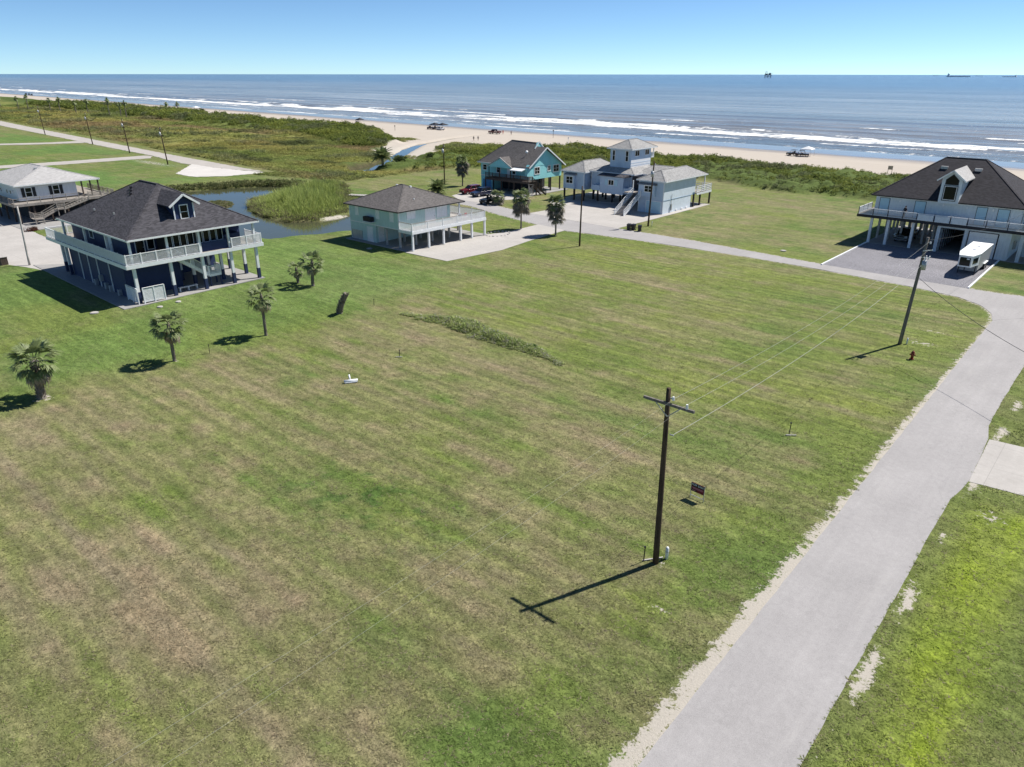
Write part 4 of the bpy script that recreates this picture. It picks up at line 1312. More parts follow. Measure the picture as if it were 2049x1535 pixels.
# middle block with the projecting entry bay and planters
W(MB().box(-84.7, -75.1, 120.0, 130.5, F4 - .1, E4 + .1), 'wall', lb, H)
bay = W(MB().box(-81.3, -76.0, 118.0, 119.99, F4 - .25, 5.35), 'entry_bay', lb, H)
W(MB().add([(-81.7, 117.6, 5.35), (-75.6, 117.6, 5.35), (-75.6, 119.99, 5.75), (-81.7, 119.99, 5.75), (-81.7, 117.6, 5.27), (-75.6, 117.6, 5.27), (-75.6, 119.99, 5.27), (-81.7, 119.99, 5.27)], [(0, 1, 2, 3), (7, 6, 5, 4), (0, 4, 5, 1), (1, 5, 6, 2), (2, 6, 7, 3), (3, 7, 4, 0)]), 'bay_roof', Mt['charcoal'], bay)
window(bay, '-Y', 118.0, -79.3, -78.2, 3.75, 4.6, wh, .12, mull=(.5,))
for a0, a1 in ((-80.1, -79.55), (-77.95, -77.3)):
    W(MB().box(a0, a1, 117.94, 117.998, 3.65, 4.7), 'shutter', Mt['lbluedoor'], bay)
for a0, a1 in ((-83.2, -81.35), (-75.95, -74.2)):
    W(MB().box(a0, a1, 118.0, 119.6, F4 + .1, 3.4), 'planter_box', lb, H)
for x in (-84.63, -75.17):
    W(MB().box(x - .07, x + .07, 119.95, 119.998, F4, E4), 'corner_board', wh, H)
# connecting block behind the stair head
W(MB().box(-75.09, -71.12, 122.6, 130.5, F4 - .05, E4), 'wall', lb, H)
W(MB().box(-74.1, -71.13, 115.4, 122.58, 3.05, 3.2), 'landing', Mt['deckwood'], H)
W(MB().box(-74.9, -71.14, 119.2, 119.4, 3.2, E4), 'entry_wall', Mt['interior'], H)
post(H, -72.3, 115.5, 3.2, 5.4, .16, wh, 'porch_column')
hip(H, -85.1, -74.7, 119.5, 131.0, E4 + .2, ((-80.0, 124.9, 7.7), (-79.6, 124.9, 7.7)), gr, wh)
hip(H, -76.2, -69.6, 122.2, 131.0, E4 + .1, ((-74.6, 126.5, 7.0), (-70.6, 126.5, 7.0)), gr, wh)
# tower
W(MB().box(-81.7, -77.05, 121.7, 128.7, 5.9, 9.95), 'tower', lb, H)
W(MB().box(-77.045, -77.0, 121.72, 128.7, 6.6, 8.0), 'tower_sunlit_band', wh, H)  # sunlit wall below the eave shadow, painted as a white band
for zz in (7.0, 7.45):
    W(MB().box(-76.998, -76.97, 121.72, 128.7, zz, zz + .05), 'band_strip', Mt['lblue'], H)
for a0, a1 in ((-81.15, -80.65), (-78.2, -77.65)):
    window(H, '-Y', 121.7, a0, a1, 7.8, 9.6, wh, .1, bars=(.5,))
for a0, a1 in ((123.1, 124.5), (126.6, 128.0)):
    window(H, '+X', -77.05, a0, a1, 8.7, 9.6, wh, .1, mull=(.5,))
W(MB().box(-79.9, -77.05, 128.72, 130.0, 8.0, 8.12), 'balcony_deck', wh, H)
rail(H, (-77.1, 128.8), (-77.1, 129.95), 8.1, 9.0, 2, wh)
post(H, -77.15, 129.9, 8.1, 9.95, .14, wh, 'porch_column')
hip(H, -82.2, -76.55, 121.2, 130.3, 10.05, ((-79.4, 124.4, 11.55), (-79.4, 127.1, 11.55)), gr, wh)
for x in (-90.0, -87.6, -85.3):
    for y in (118.4, 121.7, 125.0, 128.6):
        post(H, x, y, .03, F4 - .2, .28, Mt['pile'])
for x in (-83.2, -79.8, -76.2, -73):
    for y in (120.2, 123.0, 126, 129.5):
        post(H, x, y, .03, F4 - .1, .28, Mt['pile'])
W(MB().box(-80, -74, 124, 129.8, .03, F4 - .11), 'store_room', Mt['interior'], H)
# long stair
stairs(H, (-72.2, 109.8, .03), (-72.2, 115.4, 3.2), 1.9, 18, Mt['deckwood'], wh, (1, 0))
sloped_rail(H, (-72.2, 109.8, .03), (-72.2, 115.4, 3.2), .95, wh, 'board', 4)
sloped_rail(H, (-70.3, 109.8, .03), (-70.3, 115.0, 2.95), .95, wh, 'board', 4)
# rope slung between the pilings
rp = [(-86.0 + 10 * k / 12, 118.6 - 1.5 * k / 12, .9 - .55 * 4 * (k / 12) * (1 - k / 12) + .03) for k in range(13)]
tag(MB().tube(rp, .03, 6).obj('rope', Mt['palepile'], org=rp[0]), 'pale rope slung under the pale blue house between its pilings', 'rope')

# ================================================================== white house with charcoal roof at the right edge
H = thing('dark_roofed_house', 'large pale raised house with near black roof, tall dormer and long balcony', 'house', (-22, 124, 0))
iw, bk = Mt['icewhite'], Mt['black']
F5, E5 = 4.12, 6.75
W(MB().box(-31.4, -8.0, 115.42, 133.5, -.15, .05), 'slab', Mt['slab'], H)
W(MB().box(-31.4, -13.1, 116.8, 132.6, F5, E5), 'wall', iw, H)
W(MB().box(-33.0, -7.5, 114.7, 133.9, F5 - .18, F5 - .005), 'deck', Mt['deckwood'], H)
for a in ((-33.05, -7.5, 114.62, 114.69), (-33.06, -33.004, 114.7, 133.9)):
    W(MB().box(*a, F5 - .34, F5 + .02), 'rim_board', Mt['interior'], H)
bays = [-32.9, -30.9, -28.9, -26.9, -25.1]
for i in range(4):
    rail(H, (bays[i], 114.75), (bays[i + 1], 114.75), F5, 5.12, 2, wh, pm=bk, pw=.08, skip=(1,) if i < 3 else ())
bays2 = [-25.1, -22.9, -20.9, -18.8]
for i in range(3):
    rail(H, (bays2[i], 114.4 + .35), (bays2[i + 1], 114.75), F5, 5.12, 2, wh, pm=bk, pw=.08, skip=(0,))
    W(MB().box(bays2[i] + .12, bays2[i + 1] - .1, 114.62, 114.66, F5 + .12, 5.0), 'privacy_panel', iw, H)
bays3 = [-18.8, -16.6, -14.1, -11.6, -9.0]
for i in range(4):
    rail(H, (bays3[i], 114.75), (bays3[i + 1], 114.75), F5, 5.12, 2, wh, pm=bk, pw=.08, skip=(0,) if i else ())
rail(H, (-32.95, 114.9), (-32.95, 121.0), F5, 5.12, 4, wh, pm=bk, pw=.08)
# ground floor: posts, open bay, garage
for x in (-31.1, -28.8, -25.5):
    post(H, x, 115.6, .05, F5 - .19, .34, wh)
for x in (-31.1, -29.6, -27.9, -26.3, -24.9, -23.6):
    for y in (119.8, 124.0, 128.2, 132.4):
        post(H, x, y, .05, F5 - .19, .3, Mt['palepile'] if y > 119 else wh)
W(MB().box(-22.4, -21.95, 115.45, 126, .05, F5 - .19), 'garage_wall', iw, H)
W(MB().box(-19.0, -18.55, 115.45, 126, .05, F5 - .19), 'garage_wall', iw, H)
W(MB().box(-14.9, -13.5, 115.45, 126, .05, F5 - .19), 'garage_wall', iw, H)
W(MB().box(-21.94, -19.01, 115.47, 115.9, 3.35, F5 - .19), 'garage_header', iw, H)
W(MB().box(-18.54, -14.91, 115.47, 115.9, 3.35, F5 - .19), 'garage_header', iw, H)
W(MB().box(-21.94, -14.91, 125.8, 126, .05, F5 - .19), 'garage_back_wall', Mt['brownwood'], H)
mb = MB()
for k in range(6):
    mb.box(-21.94, -21.86, 117.2 + k * 1.4, 117.3 + k * 1.4, .05, 3.3)
W(mb, 'wall_studs', Mt['brownwood'], H)
for a0, a1 in ((-21.94, -19.01),):
    W(MB().box(a0, a0 + .07, 115.42, 115.445, .05, 3.35).box(a1 - .07, a1, 115.42, 115.445, .05, 3.35).box(a0, a1, 115.42, 115.445, 3.35, 3.42), 'opening_trim', bk, H)
door(H, '-Y', 115.5, -18.4, -15.05, .05, 3.35, wh, bk, .1, 5)
for x in (-12.3, -10.0):
    for y in (115.7, 120, 125, 130):
        post(H, x, y, .05, F5 - .19, .4, iw)
W(MB().box(-13.49, -13.3, 118.5, 118.9, 1.1, 2.2), 'meter_box', Mt['metal'], H)
W(MB().box(-13.49, -13.3, 120.0, 120.35, .9, 1.9), 'meter_box', Mt['metal'], H)
# storm-shuttered doors with black surrounds
for a0, a1 in ((-30.8, -29.55), (-26.1, -24.75), (-18.4, -17.2), (-15.9, -14.6)):
    door(H, '-Y', 116.8, a0, a1, F5, 6.45, Mt['lbluedoor'], bk, .05)
for a0 in (-28.2, -22.6, -19.7, -16.6):
    W(MB().box(a0, a0 + .2, 116.68, 116.79, 6.1, 6.4), 'wall_lamp', wh, H)
W(MB().box(-31.43, -13.07, 116.70, 116.795, E5 - .16, E5), 'frieze_board', wh, H)
hip(H, -32.0, -12.5, 116.35, 133.1, E5 + .1, ((-25.0, 124.7, 11.95), (-20.0, 124.7, 11.95)), Mt['blackroof'], bk, drop=.14)
hip(H, -12.45, -6.0, 116.9, 132.5, E5 + .05, ((-9.8, 121, 9.2), (-9.8, 128, 9.2)), Mt['blackroof'], bk, 'porch_roof', drop=.14)
for x in (-9.0, -11.5):
    post(H, x, 117.3, F5, E5, .2, wh, 'porch_column')
W(MB().box(-13.05, -12.9, 117.2, 118.3, F5, 6.3), 'porch_screen', iw, H)
for x in (-24.6, -20.3):
    W(MB().box(x - .45, x + .45, 122.3, 122.8, 10.45, 10.85), 'roof_vent', Mt['metal'], H)
# tall dormer flush with the wall
mb = MB()
add_slabwall(mb, *gable_face('-Y', 116.2, -23.25, -20.75, E5 - .16, 10.0, -22.0, 10.95))
dm = W(mb, 'dormer', iw, H)
W(MB().box(-23.25, -23.13, 116.33, 121.5, 6.9, 9.98).box(-20.87, -20.75, 116.33, 121.5, 6.9, 9.98), 'dormer_cheek', iw, dm)
for sgn in (-1, 1):
    quadroof(dm, [(-22.0, 115.75, 11.1), (-22.0, 123.2, 11.1), (-22.0 + sgn * 1.75, 123.2, 9.75), (-22.0 + sgn * 1.75, 115.75, 9.75)], Mt['paleroof'] if sgn > 0 else Mt['blackroof'], 'dormer_roof')  # sunward slope gets paler shingles, sunlight painted into its colour
    W(MB().beam((-22.0, 115.72, 11.0), (-22.0 + sgn * 1.8, 115.72, 9.6), .05, .18), 'rake_board', wh, dm)
f = window(dm, '-Y', 116.2, -22.7, -21.3, 7.15, 8.85, wh, .06)
W(MB().box(-22.86, -22.78, 116.13, 116.19, 7.0, 8.98).box(-21.22, -21.14, 116.13, 116.19, 7.0, 8.98).box(-22.86, -21.14, 116.13, 116.19, 8.95, 9.02).box(-22.86, -21.14, 116.13, 116.19, 6.95, 7.02), 'window_trim', bk, dm)
A_ = [(-22.7, 116.16, 9.2), (-21.3, 116.16, 9.2), (-21.3, 116.16, 9.75), (-22.0, 116.16, 10.4), (-22.7, 116.16, 9.75)]
B_ = [(x, 116.195, z) for x, y, z in A_]
ob = W(add_slabwall(MB(), [(-22 + (x + 22) * 1.18, 116.175, 9.75 + (z - 9.75) * 1.2) for x, y, z in A_], [(-22 + (x + 22) * 1.18, 116.198, 9.75 + (z - 9.75) * 1.2) for x, y, z in A_]), 'peaked_window', bk, dm)
W(add_slabwall(MB(), A_, B_), 'pane', Mt['glass'], ob)
# white kerb boards along the gravel pad
for x, lb_ in ((-31.2, 'white timber edging along the left side of the gravel pad'), (-14.2, 'white timber edging along the right side of the gravel pad')):
    o = MB().box(x - .09, x + .09, 97.0, 115.4, -.1, .16).obj('edging_board', wh, org=(x, 106, 0))
    tag(o, lb_, 'edging', 'edging boards of the gravel pad')

# ================================================================== white house with timber deck at the left edge
H = thing('white_timber_deck_house', 'white raised house with dark shutters, light grey roof and weathered timber deck', 'house', (-150, 44, 0))
wl = Mt['white_lap']
F6, E6 = 3.15, 5.85
dk = Mt['deckwood']
W(MB().box(-162, -133.3, 35.6, 52, -.15, .05), 'slab', Mt['slab'], H)
W(MB().box(-160, -143.0, 38.3, 47.4, F6 + .2, E6), 'wall', wl, H)
W(MB().box(-160, -144.2, 39.8, 51.0, .05, F6 - .25), 'lower_wall', Mt['interior'], H)  # dark colour stands in for the shade beneath the deck
for a0, a1 in ((39.5, 40.4), (43.7, 44.6)):
    window(H, '+X', -143.0, a0, a1, 3.95, 5.35, wh, .1, bars=(.5,))
    for s0, s1 in ((a0 - .62, a0 - .13), (a1 + .13, a1 + .62)):
        W(MB().box(-142.99, -142.94, s0, s1, 3.9, 5.4), 'shutter', bk, H)
for a0 in (-146.5, -148.3, -151.5):
    window(H, '-Y', 38.3, a0 - .3, a0 + .3, 4.2, 4.8, wh, .08)
W(MB().box(-145.4, -145.15, 38.15, 38.29, 4.5, 5.0), 'wall_lamp', wh, H)
hip(H, -160.5, -142.3, 37.7, 51.2, E6 + .1, ((-154, 44.4, 8.15), (-148.2, 44.4, 8.15)), Mt['paleroof'], wh)
vent(H, -147.8, 43.2, 7.8, Mt['metal'], .4)
W(MB().box(-142.99, -140.4, 37.0, 52.5, F6 - .1, F6), 'deck', dk, H)
W(MB().box(-160, -142.99, 47.42, 52.5, F6 - .1, F6), 'deck', dk, H)
W(MB().box(-160, -142.99, 36.6, 38.28, F6 - .1, F6), 'deck', dk, H)
W(MB().box(-140.39, -140.32, 36.6, 52.55, F6 - .35, F6 + .02), 'rim_board', dk, H)
W(MB().box(-160, -140.39, 36.53, 36.6, F6 - .35, F6 + .02), 'rim_board', dk, H)
rail(H, (-140.45, 36.7), (-140.45, 46.6), F6, 4.1, 6, dk, 'cable')
rail(H, (-140.45, 48.2), (-140.45, 52.4), F6, 4.1, 3, dk, 'board')
rail(H, (-160, 36.7), (-140.55, 36.7), F6, 4.1, 9, dk, 'cable', skip=(8,))
rail(H, (-152, 52.4), (-140.55, 52.4), F6, 4.1, 6, dk, 'board', skip=(5,))
for y in (48.2, 49.6, 50.9):
    post(H, -142.6, y, F6, E6, .2, Mt['brownwood'], 'porch_column')
for x in (-140.7, -143.2, -147, -151, -155):
    for y in (37.2, 39.5, 42, 44.6, 47.4, 50, 52.2):
        if x < -144 and y > 38:
            continue
        post(H, x, y, .05, F6 - .1, .24, Mt['brownwood'])
# the dog-leg timber stair
stairs(H, (-140.0, 43.6, 2.0), (-140.0, 47.6, F6), 1.0, 8, dk, dk, (1, 0))
sloped_rail(H, (-138.95, 43.6, 2.0), (-138.95, 47.6, F6), .95, dk, 'board', 2)
W(MB().box(-140.1, -138.8, 42.4, 43.6, 1.88, 2.0), 'landing', dk, H)
rail(H, (-138.85, 42.4), (-138.85, 43.6), 2.0, 2.95, 2, dk, 'board')
stairs(H, (-140.0, 39.9, .9), (-140.0, 42.4, 2.0), 1.0, 6, dk, dk, (1, 0))
sloped_rail(H, (-138.95, 39.9, .9), (-138.95, 42.4, 2.0), .95, dk, 'board', 2)
W(MB().box(-140.1, -138.0, 38.5, 39.9, .78, .9), 'landing', dk, H)
rail(H, (-138.05, 38.5), (-138.05, 39.9), .9, 1.9, 2, dk, 'board')
rail(H, (-140.1, 38.5), (-138.1, 38.5), .9, 1.9, 2, dk, 'board', skip=(1,))
for x, y, z in ((-138.1, 38.6, .78), (-138.1, 39.8, .78), (-139, 42.5, 1.9), (-139, 43.5, 1.9)):
    post(H, x, y, .05, z, .14, dk, 'landing_post')

# ------------------------------------------------------------------ vehicles
def wheels(root, xs, hw, r, w=.22):
    for x in xs:
        for s in (-1, 1):
            wl_ = Lc(MB().tube([(x, s * (hw - w), r), (x, s * hw, r)], r, 16), 'tyre', Mt['tyre'], root, False)
            Lc(MB().tube([(x, s * (hw - .02), r), (x, s * (hw + .012), r)], r * .6, 12), 'rim', Mt['chrome'], wl_)


def vehicle(name, label, loc, rz, paint, kind_='suv', group=None, cat='car', full=True):
    """length along local +X (front), built from its side profile"""
    root = thing(name, label, cat, loc, rz, group)
    if kind_ == 'suv':
        L, hw, r = 4.7, .94, .37
        low = [(-2.3, .35), (2.25, .33), (2.36, .55), (2.30, .88), (1.15, 1.05), (-2.28, 1.08), (-2.36, .6)]
        cab = [(-2.22, 1.05), (.95, 1.05), (.2, 1.68), (-1.9, 1.70)]
        xs = (1.42, -1.42)
    elif kind_ == 'sedan':
        L, hw, r = 4.6, .90, .33
        low = [(-2.25, .32), (2.2, .30), (2.32, .5), (2.2, .78), (1.0, .92), (-2.2, .96), (-2.3, .6)]
        cab = [(-1.75, .94), (1.05, .92), (.3, 1.42), (-1.1, 1.44)]
        xs = (1.4, -1.38)
    elif kind_ == 'pickup':
        L, hw, r = 5.7, .99, .40
        low = [(-2.8, .45), (2.75, .42), (2.86, .65), (2.80, 1.08), (1.45, 1.16), (-2.82, 1.16), (-2.86, .7)]
        cab = [(-.75, 1.14), (1.45, 1.14), (.75, 1.86), (-.55, 1.88)]
        xs = (1.85, -1.75)
    else:                                             # open buggy or jeep
        L, hw, r = 3.6, .85, .40
        low = [(-1.6, .42), (1.65, .42), (1.72, .65), (1.62, .95), (.5, 1.0), (-1.62, 1.02), (-1.68, .7)]
        cab = None
        xs = (1.12, -1.12)
    mb = MB()
    # lower body, tucked in toward the sills and shoulders
    n = len(low)
    secs = [(-hw, .0), (-hw + .06, .0)]
    for (y, sc) in ((-hw, .94), (-hw + .09, 1.0), (hw - .09, 1.0), (hw, .94)):
        mb.v += [(x * (.985 if abs(y) == hw else 1), y, .62 + (z - .62) * sc) for x, z in low]
    for k in range(3):
        for i in range(n):
            mb.f.append((k * n + i, (k + 1) * n + i, (k + 1) * n + (i + 1) % n, k * n + (i + 1) % n))
    mb.f.append(tuple(range(n)))
    mb.f.append(tuple(range(4 * n - 1, 3 * n - 1, -1)))
    body = Lc(mb, 'body', paint, root)
    wheels(root, xs, hw, r)
    if kind_ == 'pickup':
        Lc(MB().box(-2.7, -.85, -hw + .12, hw - .12, 1.165, 1.175), 'truck_bed', Mt['interior'], root)
    if cab:
        mb = MB()
        inset = .16
        top = [cab[2], cab[3]]
        mb.add([(cab[0][0], -hw + .05, cab[0][1]), (cab[1][0], -hw + .05, cab[1][1]), (cab[2][0], -hw + inset + .06, cab[2][1]), (cab[3][0], -hw + inset + .06, cab[3][1]),
                (cab[0][0], hw - .05, cab[0][1]), (cab[1][0], hw - .05, cab[1][1]), (cab[2][0], hw - inset - .06, cab[2][1]), (cab[3][0], hw - inset - .06, cab[3][1])],
               [(0, 1, 2, 3), (7, 6, 5, 4), (1, 5, 6, 2), (2, 6, 7, 3), (3, 7, 4, 0), (4, 5, 1, 0)])
        Lc(mb, 'cabin', paint, root)

        def lerp_pt(P00, P10, P11, P01, u, v):
            a = Vector(P00).lerp(Vector(P10), u)
            c = Vector(P01).lerp(Vector(P11), u)
            return a.lerp(c, v)

        def pane(P, u0, u1, v0, v1, off, nm):
            q = [lerp_pt(*P, u0, v0), lerp_pt(*P, u1, v0), lerp_pt(*P, u1, v1), lerp_pt(*P, u0, v1)]
            q = [a + Vector(off) for a in q]
            Lc(MB().add(q, [(0, 1, 2, 3)]), nm, Mt['glass'], root)
        V_ = mb.v
        pane((V_[1], V_[5], V_[6], V_[2]), .07, .93, .1, .92, (.012, 0, .012), 'windscreen')
        pane((V_[4], V_[0], V_[3], V_[7]), .07, .93, .15, .9, (-.012, 0, .006), 'rear_window')
        for (A, B, C_, D_), s in (((V_[0], V_[1], V_[2], V_[3]), -1), ((V_[4], V_[5], V_[6], V_[7]), 1)):
            pane((A, B, C_, D_), .08, .48, .14, .88, (0, s * .012, .004), 'side_window')
            pane((A, B, C_, D_), .53, .93, .14, .88, (0, s * .012, .004), 'side_window')
    else:
        mb = MB()
        for s in (-1, 1):
            mb.tube([(.55, s * (hw - .12), 1.0), (.25, s * (hw - .14), 1.75), (-1.2, s * (hw - .14), 1.78), (-1.5, s * (hw - .12), 1.0)], .035, 6)
        Lc(mb, 'roll_cage', Mt['black'], root)
        Lc(MB().box(-1.25, .3, -hw + .1, hw - .1, 1.78, 1.83), 'roof', Mt['black'], root)
        for s in (-1, 1):
            Lc(MB().box(-.5, -.02, s * .38 - .22, s * .38 + .22, .9, 1.05).box(-.62, -.5, s * .38 - .22, s * .38 + .22, .95, 1.5), 'seat', Mt['interior'], root)
    fx = max(x for x, z in low)
    bx = min(x for x, z in low)
    zt = .72 if kind_ != 'pickup' else .92
    for s in (-1, 1):
        Lc(MB().box(fx - .12, fx + .004, s * hw * .74 - .16, s * hw * .74 + .16, zt - .08, zt + .08), 'headlight', Mt['lamp'], root)
        Lc(MB().box(bx - .004, bx + .12, s * hw * .8 - .09, s * hw * .8 + .09, zt - .02, zt + .22), 'tail_light', Mt['redlamp'], root)
    Lc(MB().box(fx - .06, fx + .03, -hw * .95, hw * .95, .42, .56), 'bumper', Mt['chrome'] if kind_ == 'pickup' else Mt['black'], root)
    Lc(MB().box(bx - .03, bx + .06, -hw * .95, hw * .95, .42, .56), 'bumper', Mt['chrome'] if kind_ == 'pickup' else Mt['black'], root)
    Lc(MB().box(fx - .05, fx + .012, -hw * .45, hw * .45, zt - .1, zt + .1), 'grille', Mt['black'], root)
    return root


red = gloss('dark_red_car_paint', (0.13, 0.010, 0.018))
blk = gloss('black_car_paint', (0.010, 0.010, 0.013))
dbl = gloss('dark_blue_car_paint', (0.012, 0.016, 0.045))
whp = gloss('white_car_paint', (0.7, 0.7, 0.7))
vehicle('parked_car', 'dark red hatchback parked on the grass edge left of the teal house', (-108.6, 110.6, .03), R(-100), red, 'suv')
vehicle('parked_car', 'dark blue SUV parked before the teal house garage', (-104.6, 109.6, .03), R(-95), dbl, 'suv')
vehicle('parked_jeep', 'black open jeep beside the bushy palm near the teal house', (-97.2, 103.6, .03), R(-80), blk, 'jeep', cat='jeep')
vehicle('pickup_truck', 'black pickup truck parked nose out under the dark roofed house', (-27.4, 121.1, .05), R(-91), blk, 'pickup', cat='truck')
bz_ = lambda x, y: float(ground(np.array([x]), np.array([y]))[0][0])
for nm, lbp, x, y, rz, pt, k_, ct in (
        ('pickup_truck', 'dark red pickup truck on the beach near the water', -219.3, 238.6, 184, gloss('maroon_truck_paint', (0.10, .012, .016)), 'pickup', 'truck'),
        ('beach_buggy', 'black buggy on the sand under the left of two dark canopies', -259.5, 239.0, 100, blk, 'buggy', 'buggy'),
        ('beach_buggy', 'black buggy on the sand under the right of two dark canopies', -256.3, 239.4, 80, blk, 'buggy', 'buggy'),
        ('parked_car', 'pale car on the beach right of the two dark canopies', -252.3, 238.2, 170, whp, 'sedan', 'car'),
        ('beach_buggy', 'lone black buggy on the beach left of the creek mouth', -315.2, 240.2, 150, blk, 'buggy', 'buggy'),
        ('beach_buggy', 'black buggy beside the white canopy on the beach, on its left', -90.2, 235.6, 175, blk, 'buggy', 'buggy'),
        ('beach_buggy', 'black buggy beside the white canopy on the beach, nearest its posts', -86.6, 234.9, 20, blk, 'buggy', 'buggy'),
        ('parked_car', 'dark car on the far left beach, rightmost of three', -1010, 310, 170, blk, 'suv', 'car'),
        ('parked_car', 'dark car on the far left beach, middle of three', -1045, 318, 170, blk, 'suv', 'car'),
        ('parked_car', 'dark car on the far left beach, leftmost of three', -1062, 320, 170, dbl, 'suv', 'car'),
        ('parked_car', 'dark vehicle beside a small white tent on the left beach', -497, 252, 160, blk, 'suv', 'car')):
    vehicle(nm, lbp, (x, y, bz_(x, y) + .01), R(rz), pt, k_, cat=ct)


def canopy(label, x, y, s, h, mat, rz=0):
    z = bz_(x, y)
    c = thing('beach_canopy', label, 'canopy', (x, y, z), rz)
    for a in (-s, s):
        for b_ in (-s, s):
            Lc(MB().tube([(a, b_, 0), (a, b_, h)], .04, 6), 'post', Mt['metal'], c)
    Lc(MB().add([(-s - .1, -s - .1, h), (s + .1, -s - .1, h), (s + .1, s + .1, h), (-s - .1, s + .1, h), (0, 0, h + .8), (-s - .1, -s - .1, h - .2), (s + .1, -s - .1, h - .2), (s + .1, s + .1, h - .2), (-s - .1, s + .1, h - .2)],
                [(0, 1, 4), (1, 2, 4), (2, 3, 4), (3, 0, 4), (5, 6, 1, 0), (6, 7, 2, 1), (7, 8, 3, 2), (8, 5, 0, 3)]), 'canopy_cloth', mat, c)


canopy('white pop up canopy on the beach above the buggies', -86.4, 237.6, 1.6, 2.2, Mt['white'])
canopy('dark canopy on the beach, left of the pair', -259.2, 241.5, 1.7, 2.1, Mt['black'])
canopy('dark canopy on the beach, right of the pair', -254.5, 241.9, 1.7, 2.1, Mt['black'])
canopy('small white tent on the left beach beside a dark vehicle', -511, 255, 2.0, 2.1, Mt['white'])
canopy('dark sunshade over the lone buggy on the beach', -314.6, 241.6, 1.4, 2.1, Mt['black'])

# ------------------------------------------------------------------ gooseneck trailer
T = thing('gooseneck_trailer', 'white roofed gooseneck trailer with grey sides on the gravel pad', 'trailer', (-16.0, 108.2, .03))
side_m = plain('brushed_grey_trailer_skin', (0.32, 0.33, 0.34), .35, .5)
W(MB().box(-17.15, -14.9, 104.7, 112.1, .55, 2.62), 'body', side_m, T)
W(MB().box(-17.2, -14.85, 104.65, 112.15, 2.625, 2.70), 'roof', wh, T)
nose = [(-17.15, 104.69), (-14.9, 104.69), (-15.35, 102.4), (-16.75, 102.4)]
W(MB().prism(nose, 1.25, 2.62), 'nose', Mt['white'], T)
W(MB().prism([(-17.2, 104.64), (-14.85, 104.64), (-15.3, 102.3), (-16.8, 102.3)], 2.623, 2.695), 'nose_roof', wh, T)
W(MB().box(-16.62, -15.48, 102.36, 102.395, 1.42, 2.42), 'front_window', Mt['glass'], T)
W(MB().box(-15.9, -15.6, 102.33, 102.358, 2.2, 2.35), 'sticker', wh, T)
q = [Vector((-14.98 + .012, 104.2, 1.6)), Vector((-15.27 + .012, 102.8, 1.6)), Vector((-15.27 + .012, 102.8, 2.3)), Vector((-14.98 + .012, 104.2, 2.3))]
W(MB().add(q, [(0, 1, 2, 3)]), 'side_window', Mt['glass'], T)
W(MB().box(-17.1, -14.95, 104.6, 104.695, .4, 1.24), 'front_skirt', side_m, T)
W(MB().beam((-16.05, 103.1, 1.25), (-16.05, 103.1, .75), .12, .12), 'hitch', bk, T)
for x in (-16.9, -15.1):
    W(MB().box(x - .05, x + .05, 104.3, 104.4, .03, 1.25), 'landing_leg', bk, T)
for y in (108.6, 109.6):
    for x0, x1 in ((-14.95, -14.72), (-17.33, -17.1)):
        w_ = W(MB().tube([(x0, y, .40), (x1, y, .40)], .37, 16), 'tyre', Mt['tyre'], T)
        W(MB().tube([(x1 - .02 if x1 > -16 else x0 - .012, y, .40), (x1 + .012 if x1 > -16 else x0 + .02, y, .40)], .2, 10), 'rim', Mt['chrome'], w_)
W(MB().box(-14.92, -14.70, 108.0, 110.2, .80, .86), 'fender', wh, T)
W(MB().box(-17.35, -17.13, 108.0, 110.2, .80, .86), 'fender', wh, T)
for y in (106.6, 109.2):
    W(MB().box(-16.2, -15.8, y - .2, y + .2, 2.703, 2.78), 'roof_vent', wh, T)

# ------------------------------------------------------------------ utility poles and lines
def pole(label, x, y, h, mat, r=.16, lean=(0, 0), group='utility poles', z=0.0, transformer=False, pinside=True):
    P = thing('utility_pole', label, 'utility pole', (x, y, z - .03), 0, group)
    pts = [(lean[0] * k / 6, lean[1] * k / 6, h * k / 6) for k in range(7)]
    Lc(MB().tube(pts, [r * (1 - .32 * k / 6) for k in range(7)], 12), 'shaft', mat, P, True)
    tx, ty = lean
    if pinside:
        pin = Lc(MB().tube([(tx * .97 + .12, ty * .97, h - .45), (tx * .97 + .28, ty * .97, h - .45)], .03, 6), 'bracket', Mt['metal'], P)
        Lc(MB().tube([(tx + .28, ty, h - .52), (tx + .28, ty, h - .35)], [.07, .05], 8), 'insulator', wh, pin)
    if transformer:
        tk = Lc(MB().tube([(tx * .75 + .1, ty * .75 - .38, h * .77), (tx * .75 + .1, ty * .75 - .38, h * .77 + .85)], .24, 12), 'transformer', Mt['metal'], P, True)
        Lc(MB().tube([(tx * .75 + .1, ty * .75 - .38, h * .77 + .85), (tx * .75 + .1, ty * .75 - .38, h * .77 + 1.1)], .06, 8), 'bushing', wh, tk)
        Lc(MB().box(tx * .75 - .05, tx * .75 + .15, ty * .75 - .2, ty * .75, h * .77 + .2, h * .77 + .35), 'mount', Mt['metal'], tk)
    return P


